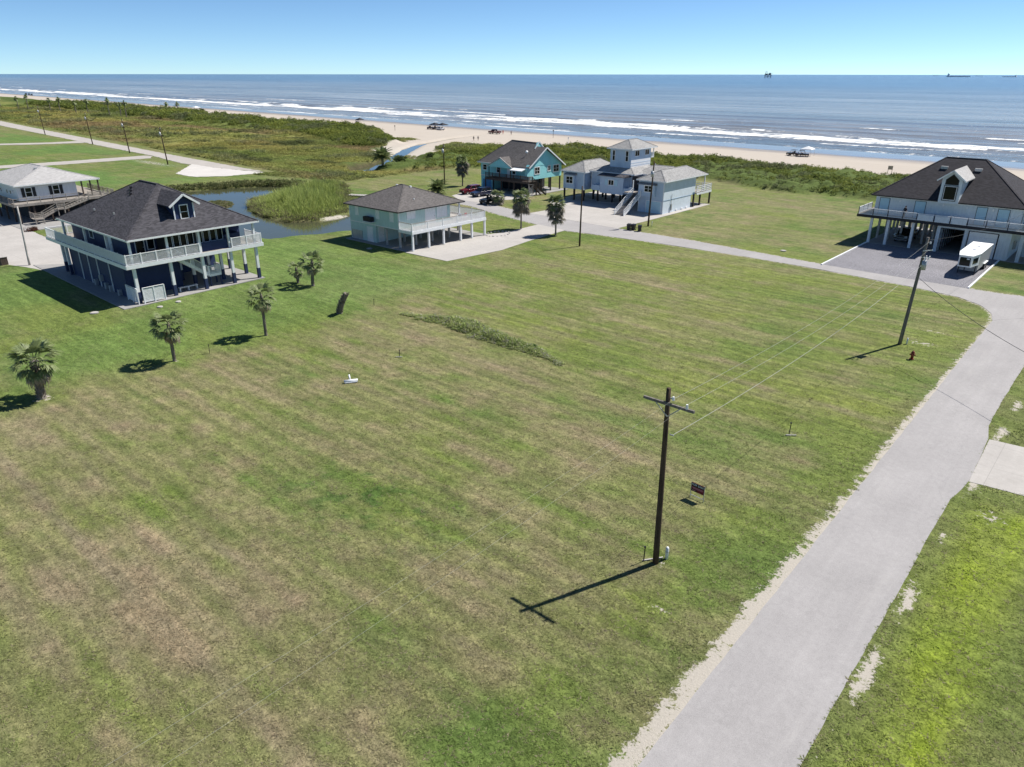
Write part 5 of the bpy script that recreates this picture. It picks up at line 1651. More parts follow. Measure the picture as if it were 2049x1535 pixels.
P1 = pole('brown utility pole with crossarm in the near lawn', -14.61, 27.82, 9.75, Mt['polewood'], .16, (-.12, -.1))
ca = Lc(MB().beam((-1.32, -.22, 9.02), (1.32, -.22, 9.02), .10, .13), 'crossarm', Mt['greypole'], P1)
for s in (-1, 1):
    Lc(MB().beam((s * .62, -.29, 8.97), (0.0, -.25, 8.4), .02, .05), 'brace', Mt['metal'], ca)
Lc(MB().tube([(.95, -.25, 9.08), (.95, -.25, 9.30)], [.07, .05], 8), 'insulator', wh, ca)
Lc(MB().tube([(.05, .1, 7.35), (.25, .1, 7.35)], .03, 6), 'spool_bracket', Mt['metal'], P1)
P2 = pole('grey utility pole with small transformer beside the corner of the two roads', -14.74, 71.37, 9.95, Mt['greypole'], .17, (.35, .1))
tk = Lc(MB().tube([(.55, -.12, 7.15), (.55, -.12, 7.95)], .2, 12), 'transformer', Mt['metal'], P2, True)
Lc(MB().tube([(.55, -.12, 7.95), (.55, -.12, 8.2)], .06, 8), 'bushing', wh, tk)
Lc(MB().beam((.2, 0, 8.75), (.95, -.1, 8.95), .05, .06), 'arm', wh, P2)
Lc(MB().beam((.2, 0, 8.2), (.85, -.1, 8.2), .05, .06), 'arm', wh, P2)
for a in (.5, .75):
    Lc(MB().tube([(a, -.08, 8.05), (a + .1, -.1, 8.4)], .05, 6), 'fuse_cutout', wh, P2)
pole('dark slender utility pole on the lawn across from the pale blue house', -61.78, 85.25, 8.5, Mt['polewood'], .13, (.1, 0))
pole('dark utility pole with transformer beside the bins', -62.29, 104.88, 10.3, Mt['polewood'], .15, (.15, .2), transformer=True)
pole('dark utility pole behind the mint house, left of the single palm', -123.31, 117.2, 8.7, Mt['polewood'], .15, transformer=True)
pole('pale grey leaning pole between the navy and white timber deck houses', -108.49, 28.31, 7.4, Mt['palepile'], .14, (-1.0, .6), pinside=False)
for i, (x, y, h_) in enumerate(((-207.6, 93.0, 9.8), (-247.6, 99.6, 10.2), (-287.8, 103.8, 10.6), (-347.7, 108.2, 11.0))):
    pole('dark utility pole beside the shell road, %s of four from the pond' % ('first', 'second', 'third', 'fourth')[i], x, y, h_, Mt['polewood'], .17, (-.9, -.1), z=bz_(x, y) + .03, transformer=True, group='poles along the shell road')


def cable(label, a, c, sag, mat, r=.012, n=24, group='overhead lines'):
    pts = []
    for k in range(n + 1):
        t_ = k / n
        q_ = Vector(a).lerp(Vector(c), t_)
        q_.z -= sag * 4 * t_ * (1 - t_)
        pts.append(q_)
    o = MB().tube(pts, r, 5).obj('overhead_wire', mat, org=pts[0])
    return tag(o, label, 'wire', group)


cable('bright wire from the near pole top to the corner pole top', (-14.4, 27.75, 9.3), (-14.2, 71.4, 9.6), .7, Mt['wire'], .006)
cable('bright wire from the near crossarm end to the corner pole', (-13.68, 27.6, 9.25), (-14.1, 71.4, 8.9), .7, Mt['wire'], .006)
cable('thicker bright wire from halfway up the near pole to the corner pole', (-14.45, 27.9, 7.3), (-14.3, 71.4, 7.6), .75, Mt['wire'], .011)
cable('bright wire running from the near pole top towards the foreground', (-14.4, 27.75, 9.3), (-14.6, -16, 9.4), .7, Mt['wire'], .0025)
cable('bright wire running from the near crossarm end towards the foreground', (-13.68, 27.6, 9.25), (-13.6, -16, 9.3), .7, Mt['wire'], .0025)
cable('dark cable sagging from the corner pole across the near road', (-14.3, 71.3, 6.3), (10, 48, 6.5), 2.1, Mt['darkwire'], .02, 30)
cable('dark wire from the corner pole top towards the gravel pad house', (-14.3, 71.5, 9.7), (-12.6, 116, 6.6), .6, Mt['darkwire'], .012)

# ------------------------------------------------------------------ palms
def frond_mesh(name, length, fan, n, droop, dead=False, petiole=.45, seed=0):
    """fan leaf: petiole, then narrow leaflets that spread and droop at the tips; grows along +X"""
    rr = random.Random(seed)
    mb = MB()
    pl_ = length * petiole
    prev = Vector((0, 0, 0))
    w = .03 * length
    mb.add([(0, -w * .5, 0), (0, w * .5, 0), (pl_, w * .4, -droop * .12 * length), (pl_, -w * .4, -droop * .12 * length)], [(0, 1, 2, 3)])
    hub = Vector((pl_ * .92, 0, -droop * .1 * length))
    Lf = length - pl_
    for i in range(n):
        a = (i / (n - 1) - .5) * 2 * fan + rr.uniform(-.05, .05)
        ll = Lf * (1.0 - .25 * abs(a) / fan) * rr.uniform(.85, 1.08)
        d = Vector((math.cos(a), math.sin(a), 0))
        s = Vector((-d.y, d.x, 0)) * (.034 * length * rr.uniform(.7, 1.2))
        fold = Vector((0, 0, .02 * length * (1 if i % 2 else -1)))
        m1 = hub + d * (ll * .55) + Vector((0, 0, -droop * .18 * ll)) + fold
        tip = hub + d * (ll * (.98 - .15 * droop)) + Vector((0, 0, -droop * rr.uniform(.45, .85) * ll))
        mb.add([hub, m1 - s, m1 + s, tip], [(0, 1, 2), (1, 3, 2)])
    me = bpy.data.meshes.new(name)
    me.from_pydata([tuple(v) for v in mb.v], [], mb.f)
    me.update()
    return me


def leafmat(name, a, b_, trans=.25):
    m, t, b = mat_new(name, .55, .35)
    oi = nd(t, 'ShaderNodeObjectInfo')
    f = noise(t, gpos(t), 6.0, 3)
    c = mixc(t, mth(t, 'MULTIPLY_ADD', oi.outputs['Random'], .65, mth(t, 'MULTIPLY', f, .35)), a, b_)
    t.links.new(c, b.inputs['Base Color'])
    tr = nd(t, 'ShaderNodeBsdfTranslucent')
    t.links.new(c, tr.inputs['Color'])
    mx = nd(t, 'ShaderNodeMixShader')
    mx.inputs[0].default_value = trans
    t.links.new(b.outputs[0], mx.inputs[1])
    t.links.new(tr.outputs[0], mx.inputs[2])
    t.links.new(mx.outputs[0], t.nodes['Material Output'].inputs['Surface'])
    return m


Mt['frond'] = leafmat('green_palm_frond', (0.11, 0.155, 0.05), (0.27, 0.31, 0.14))
Mt['skirtfrond'] = leafmat('grey_hanging_palm_frond', (0.10, 0.085, 0.06), (0.27, 0.235, 0.175), .1)
Mt['deadfrond'] = leafmat('dry_palm_frond', (0.20, 0.165, 0.115), (0.40, 0.34, 0.25), .1)
GREEN = [frond_mesh('fan_frond', 1.0, 1.25, 17, .62, seed=i) for i in range(4)]
DROOP = [frond_mesh('drooping_fan_frond', 1.0, 1.0, 16, 1.25, seed=10 + i) for i in range(3)]
for q in GREEN:
    q.materials.append(Mt['frond'])
SKIRT = [frond_mesh('hanging_fan_frond', 1.0, 1.15, 17, 1.0, seed=30 + i) for i in range(3)]
for q in DROOP:
    q.materials.append(Mt['deadfrond'])
for q in SKIRT:
    q.materials.append(Mt['skirtfrond'])


def trunk_mesh(h, r0, r1, lean, boots, rr):
    mb = MB()
    n = 9
    pts = [(lean[0] * (k / n) ** 1.5, lean[1] * (k / n) ** 1.5, h * k / n) for k in range(n + 1)]
    rad = [r0 * (1.25 if k == 0 else 1) + (r1 - r0) * k / n for k in range(n + 1)]
    mb.tube(pts, rad, 12)
    if boots:                                          # old leaf bases criss-crossed up the trunk
        rows = int(h / .13)
        for i in range(rows):
            zz = .1 + (h - .15) * i / rows
            t_ = zz / h
            cx, cy = lean[0] * t_ ** 1.5, lean[1] * t_ ** 1.5
            r_ = r0 + (r1 - r0) * t_
            for k in range(7):
                a = 2 * math.pi * (k + .5 * (i % 2)) / 7 + rr.uniform(-.15, .15)
                d = Vector((math.cos(a), math.sin(a), 0))
                s = Vector((-d.y, d.x, 0)) * .07
                c = Vector((cx, cy, zz))
                o = c + d * (r_ * .92)
                tip = c + d * (r_ + boots * rr.uniform(.6, 1.2)) + Vector((0, 0, .2))
                mb.add([o - s, o + s, tip + s * .4, tip - s * .4, o + Vector((0, 0, .13))], [(0, 1, 2, 3), (0, 3, 4), (3, 2, 4), (2, 1, 4)])
    return mb


def palm(label, x, y, h, crown, nf, ndead=8, r=.16, boots=.06, lean=(0, 0), z=-.05, skirt=0.0, group='fan palms', seed=1, spots=None):
    rr = random.Random(seed)
    P = thing('fan_palm', label, 'palm tree', (x, y, z), rr.uniform(0, 6), group)
    Lc(trunk_mesh(h, r, r * .85, lean, boots, rr), 'trunk', Mt['trunk'], P)
    # crown: a short hairy heart that carries every frond
    mb = MB()
    mb.tube([(lean[0], lean[1], h - .35), (lean[0], lean[1], h), (lean[0], lean[1], h + .3)], [r * .95, r * 1.15, .05], 10)
    C = Lc(mb, 'crown', Mt['trunk'], P)
    for i in range(nf + ndead):
        dead = i >= nf
        me_ = rr.choice((SKIRT if skirt else DROOP) if dead else GREEN)
        o = bpy.data.objects.new('frond', me_)
        COL.objects.link(o)
        o.parent = C
        a = i * 2.399963 + rr.uniform(-.25, .25)
        if dead:
            el = rr.uniform(-1.2, -.35) if not skirt else rr.uniform(-.5, .35)
            zz = h - rr.uniform(.05, .25) - skirt * (rr.random() ** 1.2)
            L_ = crown * rr.uniform(.75, 1.0) * (1.12 if skirt else 1)
        else:
            u = i / max(1, nf - 1)
            el = 1.25 - 1.75 * u + rr.uniform(-.15, .15)
            zz = h + .1 - .25 * u
            L_ = crown * rr.uniform(.85, 1.1)
        o.location = (lean[0] + .08 * math.cos(a), lean[1] + .08 * math.sin(a), zz)
        o.rotation_euler = (rr.uniform(-.3, .3), -el, a)
        o.scale = (L_,) * 3
    return P


palm('stout fan palm with rough trunk nearest the left edge of the photo', -60.82, 14.37, 3.0, 2.1, 30, 16, .27, .13, (.15, .1), seed=3)
palm('fan palm with slim dark trunk, second in the row from the left edge', -60.94, 24.84, 3.3, 1.8, 26, 14, .13, .03, (-.1, .05), seed=5)
palm('tallest slim fan palm of the front row, right of the second', -60.94, 33.75, 3.85, 1.7, 26, 9, .13, .02, (.05, 0), seed=8)
palm('medium fan palm right of the navy house with a bent pale trunk', -72.33, 46.89, 2.75, 1.7, 25, 8, .17, .05, (.25, .1), seed=13, z=.02)
palm('small fan palm close beside the medium one by the navy house', -75.0, 46.62, 1.6, 1.2, 18, 6, .14, .06, (.1, 0), seed=17, z=.0)
palm('shaggy headed palm between road and mint house drive, left of a pair', -76.36, 89.18, 5.0, 1.75, 46, 80, .13, 0, skirt=2.0, seed=21, z=-.03)
palm('shaggy headed palm at the road edge, right of a pair before the pale blue house', -69.24, 89.12, 4.85, 1.75, 46, 80, .13, 0, skirt=2.0, seed=22, z=-.03)
palm('tall shaggy palm standing alone left of the teal house', -117.98, 117.63, 5.3, 1.75, 46, 80, .15, 0, skirt=2.0, seed=23)
palm('short bushy palm hung with dry fronds beside the black jeep', -95.0, 104.0, 1.7, 1.6, 30, 40, .25, .08, skirt=1.2, seed=24)
# headless leaning palm trunk
rr = random.Random(4)
P = thing('palm_stump', 'leaning rough palm trunk without crown on the lot line', 'palm tree', (-61.23, 42.5, -.05))
Lc(trunk_mesh(2.25, .27, .27, (.8, .5), .17, rr), 'trunk', Mt['trunk'], P)
mb = MB()
for k in range(9):
    a = k * 2.4
    d = Vector((math.cos(a), math.sin(a), .5))
    o_ = Vector((.8, .5, 2.2))
    mb.tube([o_, o_ + d * .3, o_ + d * .5 + Vector((0, 0, .05))], [.03, .02, .005], 5)
Lc(mb, 'frond_stubs', Mt['frond'], P)


def feather_mesh(name, seed):
    rr = random.Random(seed)
    mb = MB()
    n = 19
    pts = [Vector((k / n * .95, 0, .30 * (k / n) - .62 * (k / n) ** 2.1)) for k in range(n + 1)]
    mb.tube(pts, [.014 * (1 - .8 * k / n) + .002 for k in range(n + 1)], 4)
    for k in range(2, n + 1):
        p_ = pts[k]
        ll = .24 * math.sin(math.pi * min(1, .2 + .85 * k / n)) + .05
        for s in (-1, 1):
            d = Vector((.55, s * .8, -.25 + rr.uniform(-.15, .1))).normalized()
            tip = p_ + d * ll
            mb.add([p_ + Vector((-.03, 0, 0)), p_ + Vector((.03, 0, 0)), tip + Vector((.012, 0, 0)), tip - Vector((.012, 0, 0))], [(0, 1, 2, 3)])
    me = bpy.data.meshes.new(name)
    me.from_pydata([tuple(v) for v in mb.v], [], mb.f)
    me.materials.append(Mt['frond'])
    me.update()
    return me


FEATHER = [feather_mesh('feather_frond', i) for i in range(3)]
for lbp, x, y, h_, cr, n, sd in (('feathery date palm before the creek at the marsh edge', -154.3, 124.8, 2.0, 3.4, 46, 2), ('low feathery date palm behind the mint house roof', -113.5, 105.9, 1.0, 2.7, 42, 5)):
    rr = random.Random(sd)
    P = thing('date_palm', lbp, 'palm tree', (x, y, bz_(x, y)), 0, 'date palms')
    Lc(trunk_mesh(h_, .3, .28, (0, 0), .08, rr), 'trunk', Mt['trunk'], P)
    C = Lc(MB().tube([(0, 0, h_ - .3), (0, 0, h_ + .25)], [.3, .08], 10), 'crown', Mt['trunk'], P)
    for i in range(n):
        o = bpy.data.objects.new('frond', FEATHER[i % 3])
        COL.objects.link(o)
        o.parent = C
        a = i * 2.399963
        o.location = (0, 0, h_)
        o.rotation_euler = (rr.uniform(-.2, .2), -(1.25 - 1.55 * i / n + rr.uniform(-.1, .1)), a)
        o.scale = (cr * rr.uniform(.85, 1.1),) * 3

# distant palms on the left dunes: small in view, crown as one mesh
def far_palm(label, x, y, h_, sd):
    rr = random.Random(sd)
    P = thing('fan_palm', label, 'palm tree', (x, y, bz_(x, y) - .1), rr.uniform(0, 6), 'far palms on the dunes')
    Lc(MB().tube([(0, 0, 0), (rr.uniform(-.3, .3), 0, h_ * .5), (rr.uniform(-.6, .6), 0, h_)], [.28, .22, .2], 8), 'trunk', Mt['trunk'], P)
    mb = MB()
    for i in range(34):
        a, el = rr.uniform(0, 6.3), rr.uniform(-1.0, 1.3)
        d = Vector((math.cos(a) * math.cos(el), math.sin(a) * math.cos(el), math.sin(el)))
        s = d.cross(Vector((0, 0, 1))).normalized() * .4
        L_ = 1.7 * rr.uniform(.8, 1.2)
        o_ = Vector((0, 0, h_))
        mb.add([o_, o_ + d * L_ * .6 - s, o_ + d * L_ * .6 + s, o_ + d * L_ - s * .8 + Vector((0, 0, -.5)), o_ + d * L_ + s * .8 + Vector((0, 0, -.5))], [(0, 1, 2), (1, 3, 2), (2, 3, 4)])
    Lc(mb, 'crown', Mt['frond'], P)


ordn = ['first', 'second', 'third', 'fourth', 'fifth', 'sixth', 'seventh', 'eighth', 'ninth', 'tenth', 'eleventh', 'twelfth']
fp = [(-669, 183), (-603, 175), (-596, 179), (-570, 184), (-540, 180), (-520, 182), (-512, 186), (-480, 186), (-472, 189), (-452, 184), (-505, 232), (-498, 236)]
for i, (x, y) in enumerate(fp):
    far_palm('%s far palm counted from the left edge on the distant dunes' % ordn[i], x, y, 6.5 + (i * 37 % 5) * .6 if i < 10 else 5, i)

# ------------------------------------------------------------------ small things on the lawns
def gz1(x, y):
    return bz_(x, y)


# for sale sign
S = thing('for_sale_sign', 'dark maroon for sale board on metal legs behind the near pole', 'sign', (-15.95, 34.67, 0), R(-4))
mar = plain('maroon_sign_print', (0.16, 0.008, 0.02), .5)
dkp = plain('black_sign_print', (0.012, 0.008, 0.012), .5)
Lc(MB().box(-.42, .42, -.012, .012, .42, .99), 'panel', mar, S)
Lc(MB().box(-.42, .42, -.017, -.0125, .74, .99).box(-.42, -.05, -.0165, -.0125, .42, .56), 'panel_print', dkp, S)
for x in (-.44, .44):
    Lc(MB().box(x - .015, x + .015, -.015, .015, -.1, 1.02), 'leg', Mt['metal'], S)
Lc(MB().box(-.44, .44, -.014, .014, .12, .15), 'stretcher', Mt['metal'], S)
fc = bpy.data.curves.new('for_sale_letters', 'FONT')
fc.body = 'FOR SALE'
fc.size = .185
fc.align_x = 'CENTER'
fc.extrude = .002
tmp = bpy.data.objects.new('for_sale_letters', fc)
me = bpy.data.meshes.new_from_object(tmp)
bpy.data.objects.remove(tmp)
lo = link('lettering', me, Mt['white'], S)
lo.rotation_euler = (R(90), 0, 0)
lo.location = (0, -.021, .81)
pk = plain('pink_sign_print', (0.5, .2, .24), .5)
Lc(MB().box(-.36, .36, -.018, -.0126, .655, .70).box(-.30, .34, -.018, -.0126, .60, .628).box(-.36, -.12, -.019, -.0166, .47, .52), 'print_bars', pk, S)

# hydrant
Hy = thing('fire_hydrant', 'red fire hydrant near the corner pole', 'hydrant', (-12.82, 67.91, -.04), 0)
hyd = plain('faded_red_hydrant_paint', (0.22, .035, .02), .5)
Lc(MB().tube([(0, 0, 0), (0, 0, .06)], .19, 14), 'flange', hyd, Hy)
Lc(MB().tube([(0, 0, .06), (0, 0, .55)], .12, 14), 'barrel', hyd, Hy, True)
Lc(MB().tube([(0, 0, .55), (0, 0, .60)], .17, 14), 'flange', hyd, Hy)
Lc(MB().tube([(0, 0, .60), (0, 0, .68), (0, 0, .75), (0, 0, .78)], [.14, .13, .07, .04], 14), 'bonnet', hyd, Hy, True)
Lc(MB().tube([(0, 0, .78), (0, 0, .83)], .03, 5), 'operating_nut', hyd, Hy)
for d, r_ in (((1, 0), .06), ((-1, 0), .06), ((0, -1), .08)):
    nz_ = Lc(MB().tube([(d[0] * .1, d[1] * .1, .42), (d[0] * .2, d[1] * .2, .42)], r_, 10), 'nozzle', hyd, Hy)
    Lc(MB().tube([(d[0] * .2, d[1] * .2, .42), (d[0] * .24, d[1] * .24, .42)], r_ * 1.2, 10), 'cap', hyd, nz_)


def pedestal(label, x, y, h_, r_=.07):
    o = thing('utility_pedestal', label, 'utility post', (x, y, -.04))
    Lc(MB().tube([(0, 0, 0), (0, 0, h_ * .9), (0, 0, h_)], [r_, r_, r_ * .5], 12), 'tube', wh, o, True)
    Lc(MB().tube([(0, 0, h_ * .62), (0, 0, h_ * .66)], r_ * 1.12, 12), 'band', Mt['metal'], o)


pedestal('white utility pedestal at the foot of the near pole', -14.36, 28.48, .75, .085)
pedestal('white utility pedestal at the foot of the corner pole', -14.25, 71.8, .6)
pedestal('white marker post beside the pole with bins', -61.6, 104.9, .9, .05)
for lbp, x, y, h_ in (('thin dark stake beside the near pole foot', -15.14, 27.52, .95), ('thin dark stake on a sandy spot left of the near road', -15.2, 46.58, .9), ('thin dark stake between two slim front palms', -60.4, 27.77, .85),
                      ('thin dark stake near the crownless palm', -60.77, 46.67, .8), ('short dark stake in the middle of the lawn', -47.05, 38.5, .65)):
    o = thing('survey_stake', lbp, 'stake', (x, y, -.05), random.random(), 'survey stakes')
    Lc(MB().beam((0, 0, 0), (.03, .02, h_), .04, .04), 'rod', Mt['black'], o)
    Lc(MB().box(-.05, .08, -.03, .06, h_ * .93, h_ * .97), 'flag', Mt['black'], o)
for lbp, x, y, rz, L_ in (('pale scrap timber lying beside the stake left of the near road', -15.0, 46.4, .5, .7), ('pale scrap timber lying beside the stake in mid lawn', -46.9, 38.3, .6, .6), ('pale stick lying at the near pole foot', -14.85, 27.95, .9, 1.1)):
    o = MB().beam((-L_ / 2, 0, .0), (L_ / 2, 0, .05), .07, .05).obj('scrap_timber', Mt['palepile'])
    o.location = (x, y, 0)
    o.rotation_euler = (0, 0, rz)
    tag(o, lbp, 'timber', 'timber scraps')
B = thing('fallen_pipe', 'white fallen pipe with upright stub lying on the open lawn', 'pipe', (-45.49, 32.04, 0), R(60))
Lc(MB().tube([(-.55, 0, .12), (.55, 0, .12)], .11, 12), 'pipe', wh, B, True)
Lc(MB().tube([(-.05, .03, .12), (-.08, .35, .52)], .07, 10), 'stub', wh, B, True)
Lc(MB().box(-.5, .5, -.16, -.02, 0.0, .05), 'board', wh, B)
# bins
bn = plain('black_bin_plastic', (0.015, 0.016, 0.018), .45)
for lbp, x, y, a in (('black wheeled bin at the road edge, leftmost of three', -62.85, 99.95, .3), ('black wheeled bin at the road edge, middle of three', -62.2, 100.25, .1), ('black wheeled bin at the road edge, rightmost of three', -60.95, 100.15, .5)):
    o = thing('wheeled_bin', lbp, 'bin', (x, y, .0), a, 'bins by the road')
    Lc(MB().add([(-.22, -.25, .06), (.22, -.25, .06), (.22, .25, .06), (-.22, .25, .06), (-.3, -.34, .88), (.3, -.34, .88), (.3, .34, .88), (-.3, .34, .88)], [(3, 2, 1, 0), (4, 5, 6, 7), (0, 1, 5, 4), (1, 2, 6, 5), (2, 3, 7, 6), (3, 0, 4, 7)]), 'body', bn, o)
    Lc(MB().add([(-.32, -.37, .885), (.32, -.37, .885), (.32, .40, .90), (-.32, .40, .90), (-.28, -.3, .96), (.28, -.3, .96), (.28, .36, 1.0), (-.28, .36, 1.0)], [(3, 2, 1, 0), (4, 5, 6, 7), (0, 1, 5, 4), (1, 2, 6, 5), (2, 3, 7, 6), (3, 0, 4, 7)]), 'lid', bn, o)
    for s in (-1, 1):
        Lc(MB().tube([(s * .24, .28, .1), (s * .3, .28, .1)], .1, 10), 'wheel', Mt['tyre'], o)
# utility boxes and ground covers
o = thing('utility_box', 'brown wooden utility box at the left edge beside the navy house drive', 'box', (-111.65, 26.25, 0))
Lc(MB().box(-.7, .7, -.4, .4, 0, 1.0), 'case', Mt['brownwood'], o)
Lc(MB().box(-.75, .75, -.45, .45, 1.0, 1.06), 'lid', Mt['palepile'], o)
for lbp, x, y in (('round septic cover on the grass left of the navy house corner', -80.6, 25.7), ('round septic cover in the shade of the mint house', -83.2, 63.85), ('round septic cover on the lawn beyond the road near the gravel pad', -38.3, 101.9)):
    o = thing('septic_cover', lbp, 'cover', (x, y, -.03), 0, 'septic covers')
    Lc(MB().tube([(0, 0, 0), (0, 0, .07)], .42, 18), 'ring', Mt['slab'], o)
    Lc(MB().tube([(0, 0, .07), (0, 0, .10)], .34, 18), 'lid', Mt['concrete'], o)
for k, (x, y) in enumerate(((-77.6, 31.2), (-78.0, 33.4))):
    o = MB().tube([(x, y, -.03), (x, y, .05), (x, y, .09)], [.3, .28, .15], 12).obj('valve_cover', Mt['concrete'], org=(x, y, 0))
    tag(o, ('pale green valve cover on the grass before the slatted screen' if k == 0 else 'pale valve cover on the grass right of the slatted screen'), 'cover')
# ring of stones at the drive
ctr = (-76.3, 83.6)
for k in range(18):
    a = 2 * math.pi * k / 18
    rx_, ry_ = 1.5, 2.2
    x, y = ctr[0] + rx_ * math.cos(a), ctr[1] + ry_ * math.sin(a)
    mb = MB()
    r0 = random.uniform(.14, .2)
    mb.tube([(0, 0, -.05), (0, 0, r0 * .5), (0, 0, r0 * .9)], [r0, r0 * .95, r0 * .4], 7)
    o = mb.obj('edging_stone', Mt['palepile'])
    o.location = (x, y, .0)
    o.rotation_euler = (0, 0, random.random() * 6)
    tag(o, 'fist sized pale stone in the ring beside the mint house drive', 'stone', 'ring of stones beside the mint house drive')
# boardwalk beyond the reeds
o = thing('boardwalk', 'pale narrow boardwalk lying beyond the reeds', 'boardwalk', (-121, 93.5, 0))
for k in range(14):
    x, y = -124.5 + k * .55, 91.8 + k * .28
    Lc(MB().beam((x - -121 - .4, y - 93.5 + .75, .32), (x - -121 + .4, y - 93.5 - .75, .32), .45, .05), 'plank', Mt['palepile'], o)
for s in (-.7, .7):
    Lc(MB().beam((-3.7 - s * .45, -1.8 + s * .85, .26), (4.0 - s * .45, 2.1 + s * .85, .26), .08, .12), 'bearer', Mt['palepile'], o)
for k in range(4):
    Lc(MB().beam((-3.5 + k * 2.3 + .3, -1.8 + k * 1.15 - .6, -.5), (-3.5 + k * 2.3 + .3, -1.8 + k * 1.15 - .6, .26), .12, .12), 'post', Mt['palepile'], o)
# beach markers
for lbp, x, y, h_ in (('dark tall marker post standing near the water line', -187.8, 238.6, 3.0), ('white marker post on the dry sand', -164.3, 217.5, 2.4), ('thin marker post beside the creek mouth on the sand', -262, 220, 2.2)):
    o = thing('marker_post', lbp, 'post', (x, y, bz_(x, y)), 0)
    Lc(MB().tube([(0, 0, 0), (0, 0, h_)], .07, 8), 'pole', Mt['white'] if 'white' in lbp else Mt['pile'], o)
    Lc(MB().box(-.25, .25, -.03, .03, h_ - .5, h_), 'plate', Mt['white'] if 'white' in lbp else Mt['pile'], o)
o = thing('beach_sign', 'square board sign on two posts above the dune near the right house', 'sign', (-53.2, 205, bz_(-53.2, 205)), R(15))
Lc(MB().box(-.55, .55, -.04, .04, 1.0, 1.9), 'board', plain('faded_board', (.3, .27, .2)), o)
for s in (-.45, .45):
    Lc(MB().box(s - .05, s + .05, .045, .15, 0, 1.9), 'post', Mt['brownwood'], o)

# ------------------------------------------------------------------ people (small in the view): one continuous skinned body each
def person(label, x, y, z, rz, top, bottom, skin=(0.42, 0.26, 0.18), h=1.72, pose='stand'):
    P = thing('person', label, 'person', (x, y, z), rz)
    k = h / 1.72
    sw = .22 if pose == 'walk' else .08
    J = [(0, 0, .95), (0, .01, 1.15), (0, .01, 1.36), (0, .02, 1.47), (0, 0, 1.54), (0, -.01, 1.64), (0, 0, 1.71),
         (.11, 0, .90), (.13, -sw, .50), (.14, sw * .3 - sw, .08), (.15, -sw - .12, .03),
         (-.11, 0, .90), (-.13, sw, .50), (-.14, sw * 1.3, .10), (-.15, sw * 1.1 - .1, .03),
         (.19, .01, 1.40), (.26, sw * .6, 1.12), (.27, sw * .6 - .12, .88), (.27, sw * .6 - .18, .80),
         (-.19, .01, 1.40), (-.26, -sw * .6, 1.12), (-.27, -sw * .6 - .12, .88), (-.27, -sw * .6 - .18, .80)]
    E = [(0, 1), (1, 2), (2, 3), (3, 4), (4, 5), (5, 6), (0, 7), (7, 8), (8, 9), (9, 10), (0, 11), (11, 12), (12, 13), (13, 14), (2, 15), (15, 16), (16, 17), (17, 18), (2, 19), (19, 20), (20, 21), (21, 22)]
    Rr = [.14, .13, .15, .06, .07, .10, .07, .10, .065, .045, .04, .10, .065, .045, .04, .065, .045, .035, .04, .065, .045, .035, .04]
    me = bpy.data.meshes.new('body')
    me.from_pydata([(a * k, b_ * k, c * k) for a, b_, c in J], E, [])
    o = bpy.data.objects.new('body', me)
    COL.objects.link(o)
    md = o.modifiers.new('skin', 'SKIN')
    for i, v in enumerate(me.skin_vertices[0].data):
        v.radius = (Rr[i] * k, Rr[i] * k)
        v.use_root = i == 0
    sb = o.modifiers.new('sub', 'SUBSURF')
    sb.levels = sb.render_levels = 1
    dg = bpy.context.evaluated_depsgraph_get()
    dg.update()
    m2 = bpy.data.meshes.new_from_object(o.evaluated_get(dg))
    bpy.data.objects.remove(o)
    m2.materials.clear()
    for c in (skin, top, bottom):
        m2.materials.append(plain('person_cloth_or_skin', c, .8))
    for f in m2.polygons:
        f.use_smooth = True
        c = f.center
        f.material_index = 0
        if 1.02 * k < c.z < 1.46 * k and abs(c.x) < .27 * k:
            f.material_index = 1
        elif .52 * k < c.z <= 1.02 * k and abs(c.x) < .22 * k:
            f.material_index = 2
    b_ = bpy.data.objects.new('body', m2)
    COL.objects.link(b_)
    b_.parent = P
    Lc(MB().tube([(0, .02 * k, 1.60 * k), (0, .02 * k, 1.70 * k), (0, .015 * k, 1.76 * k)], [.105 * k, .115 * k, .04 * k], 10), 'hair', plain('dark_hair', (.03, .02, .015)), P, True)
    for s in (-1, 1):
        Lc(MB().tube([(s * .035 * k, -.10 * k, 1.645 * k), (s * .035 * k, -.112 * k, 1.645 * k)], .012 * k, 6), 'eye', Mt['black'], P)
    Lc(MB().tube([(0, -.10 * k, 1.64 * k), (0, -.13 * k, 1.61 * k)], [.012 * k, .018 * k], 6), 'nose', Mt['deckwood'], P)
    return P


person('person in red swimwear walking right of the beach truck', -214.6, 238.6, bz_(-214.6, 238.6), R(60), (.5, .06, .05), (.5, .06, .05), pose='walk')
person('person in pale top standing right of the beach truck, nearer the water', -209.5, 238.0, bz_(-209.5, 238), R(200), (.45, .3, .25), (.06, .08, .16))
person('person in dark clothes on the dry sand, left of a pair', -197.1, 202.9, bz_(-197.1, 202.9), R(20), (.03, .03, .04), (.02, .02, .03), pose='walk')
person('person in dark clothes on the dry sand, right of a pair', -195.8, 203.9, bz_(-195.8, 203.9), R(20), (.05, .05, .07), (.03, .03, .05), pose='walk')
person('person in dark clothes standing on the balcony of the dark roofed house', -26.9, 115.35, F5 - .005, R(-30), (.02, .02, .03), (.02, .02, .025))

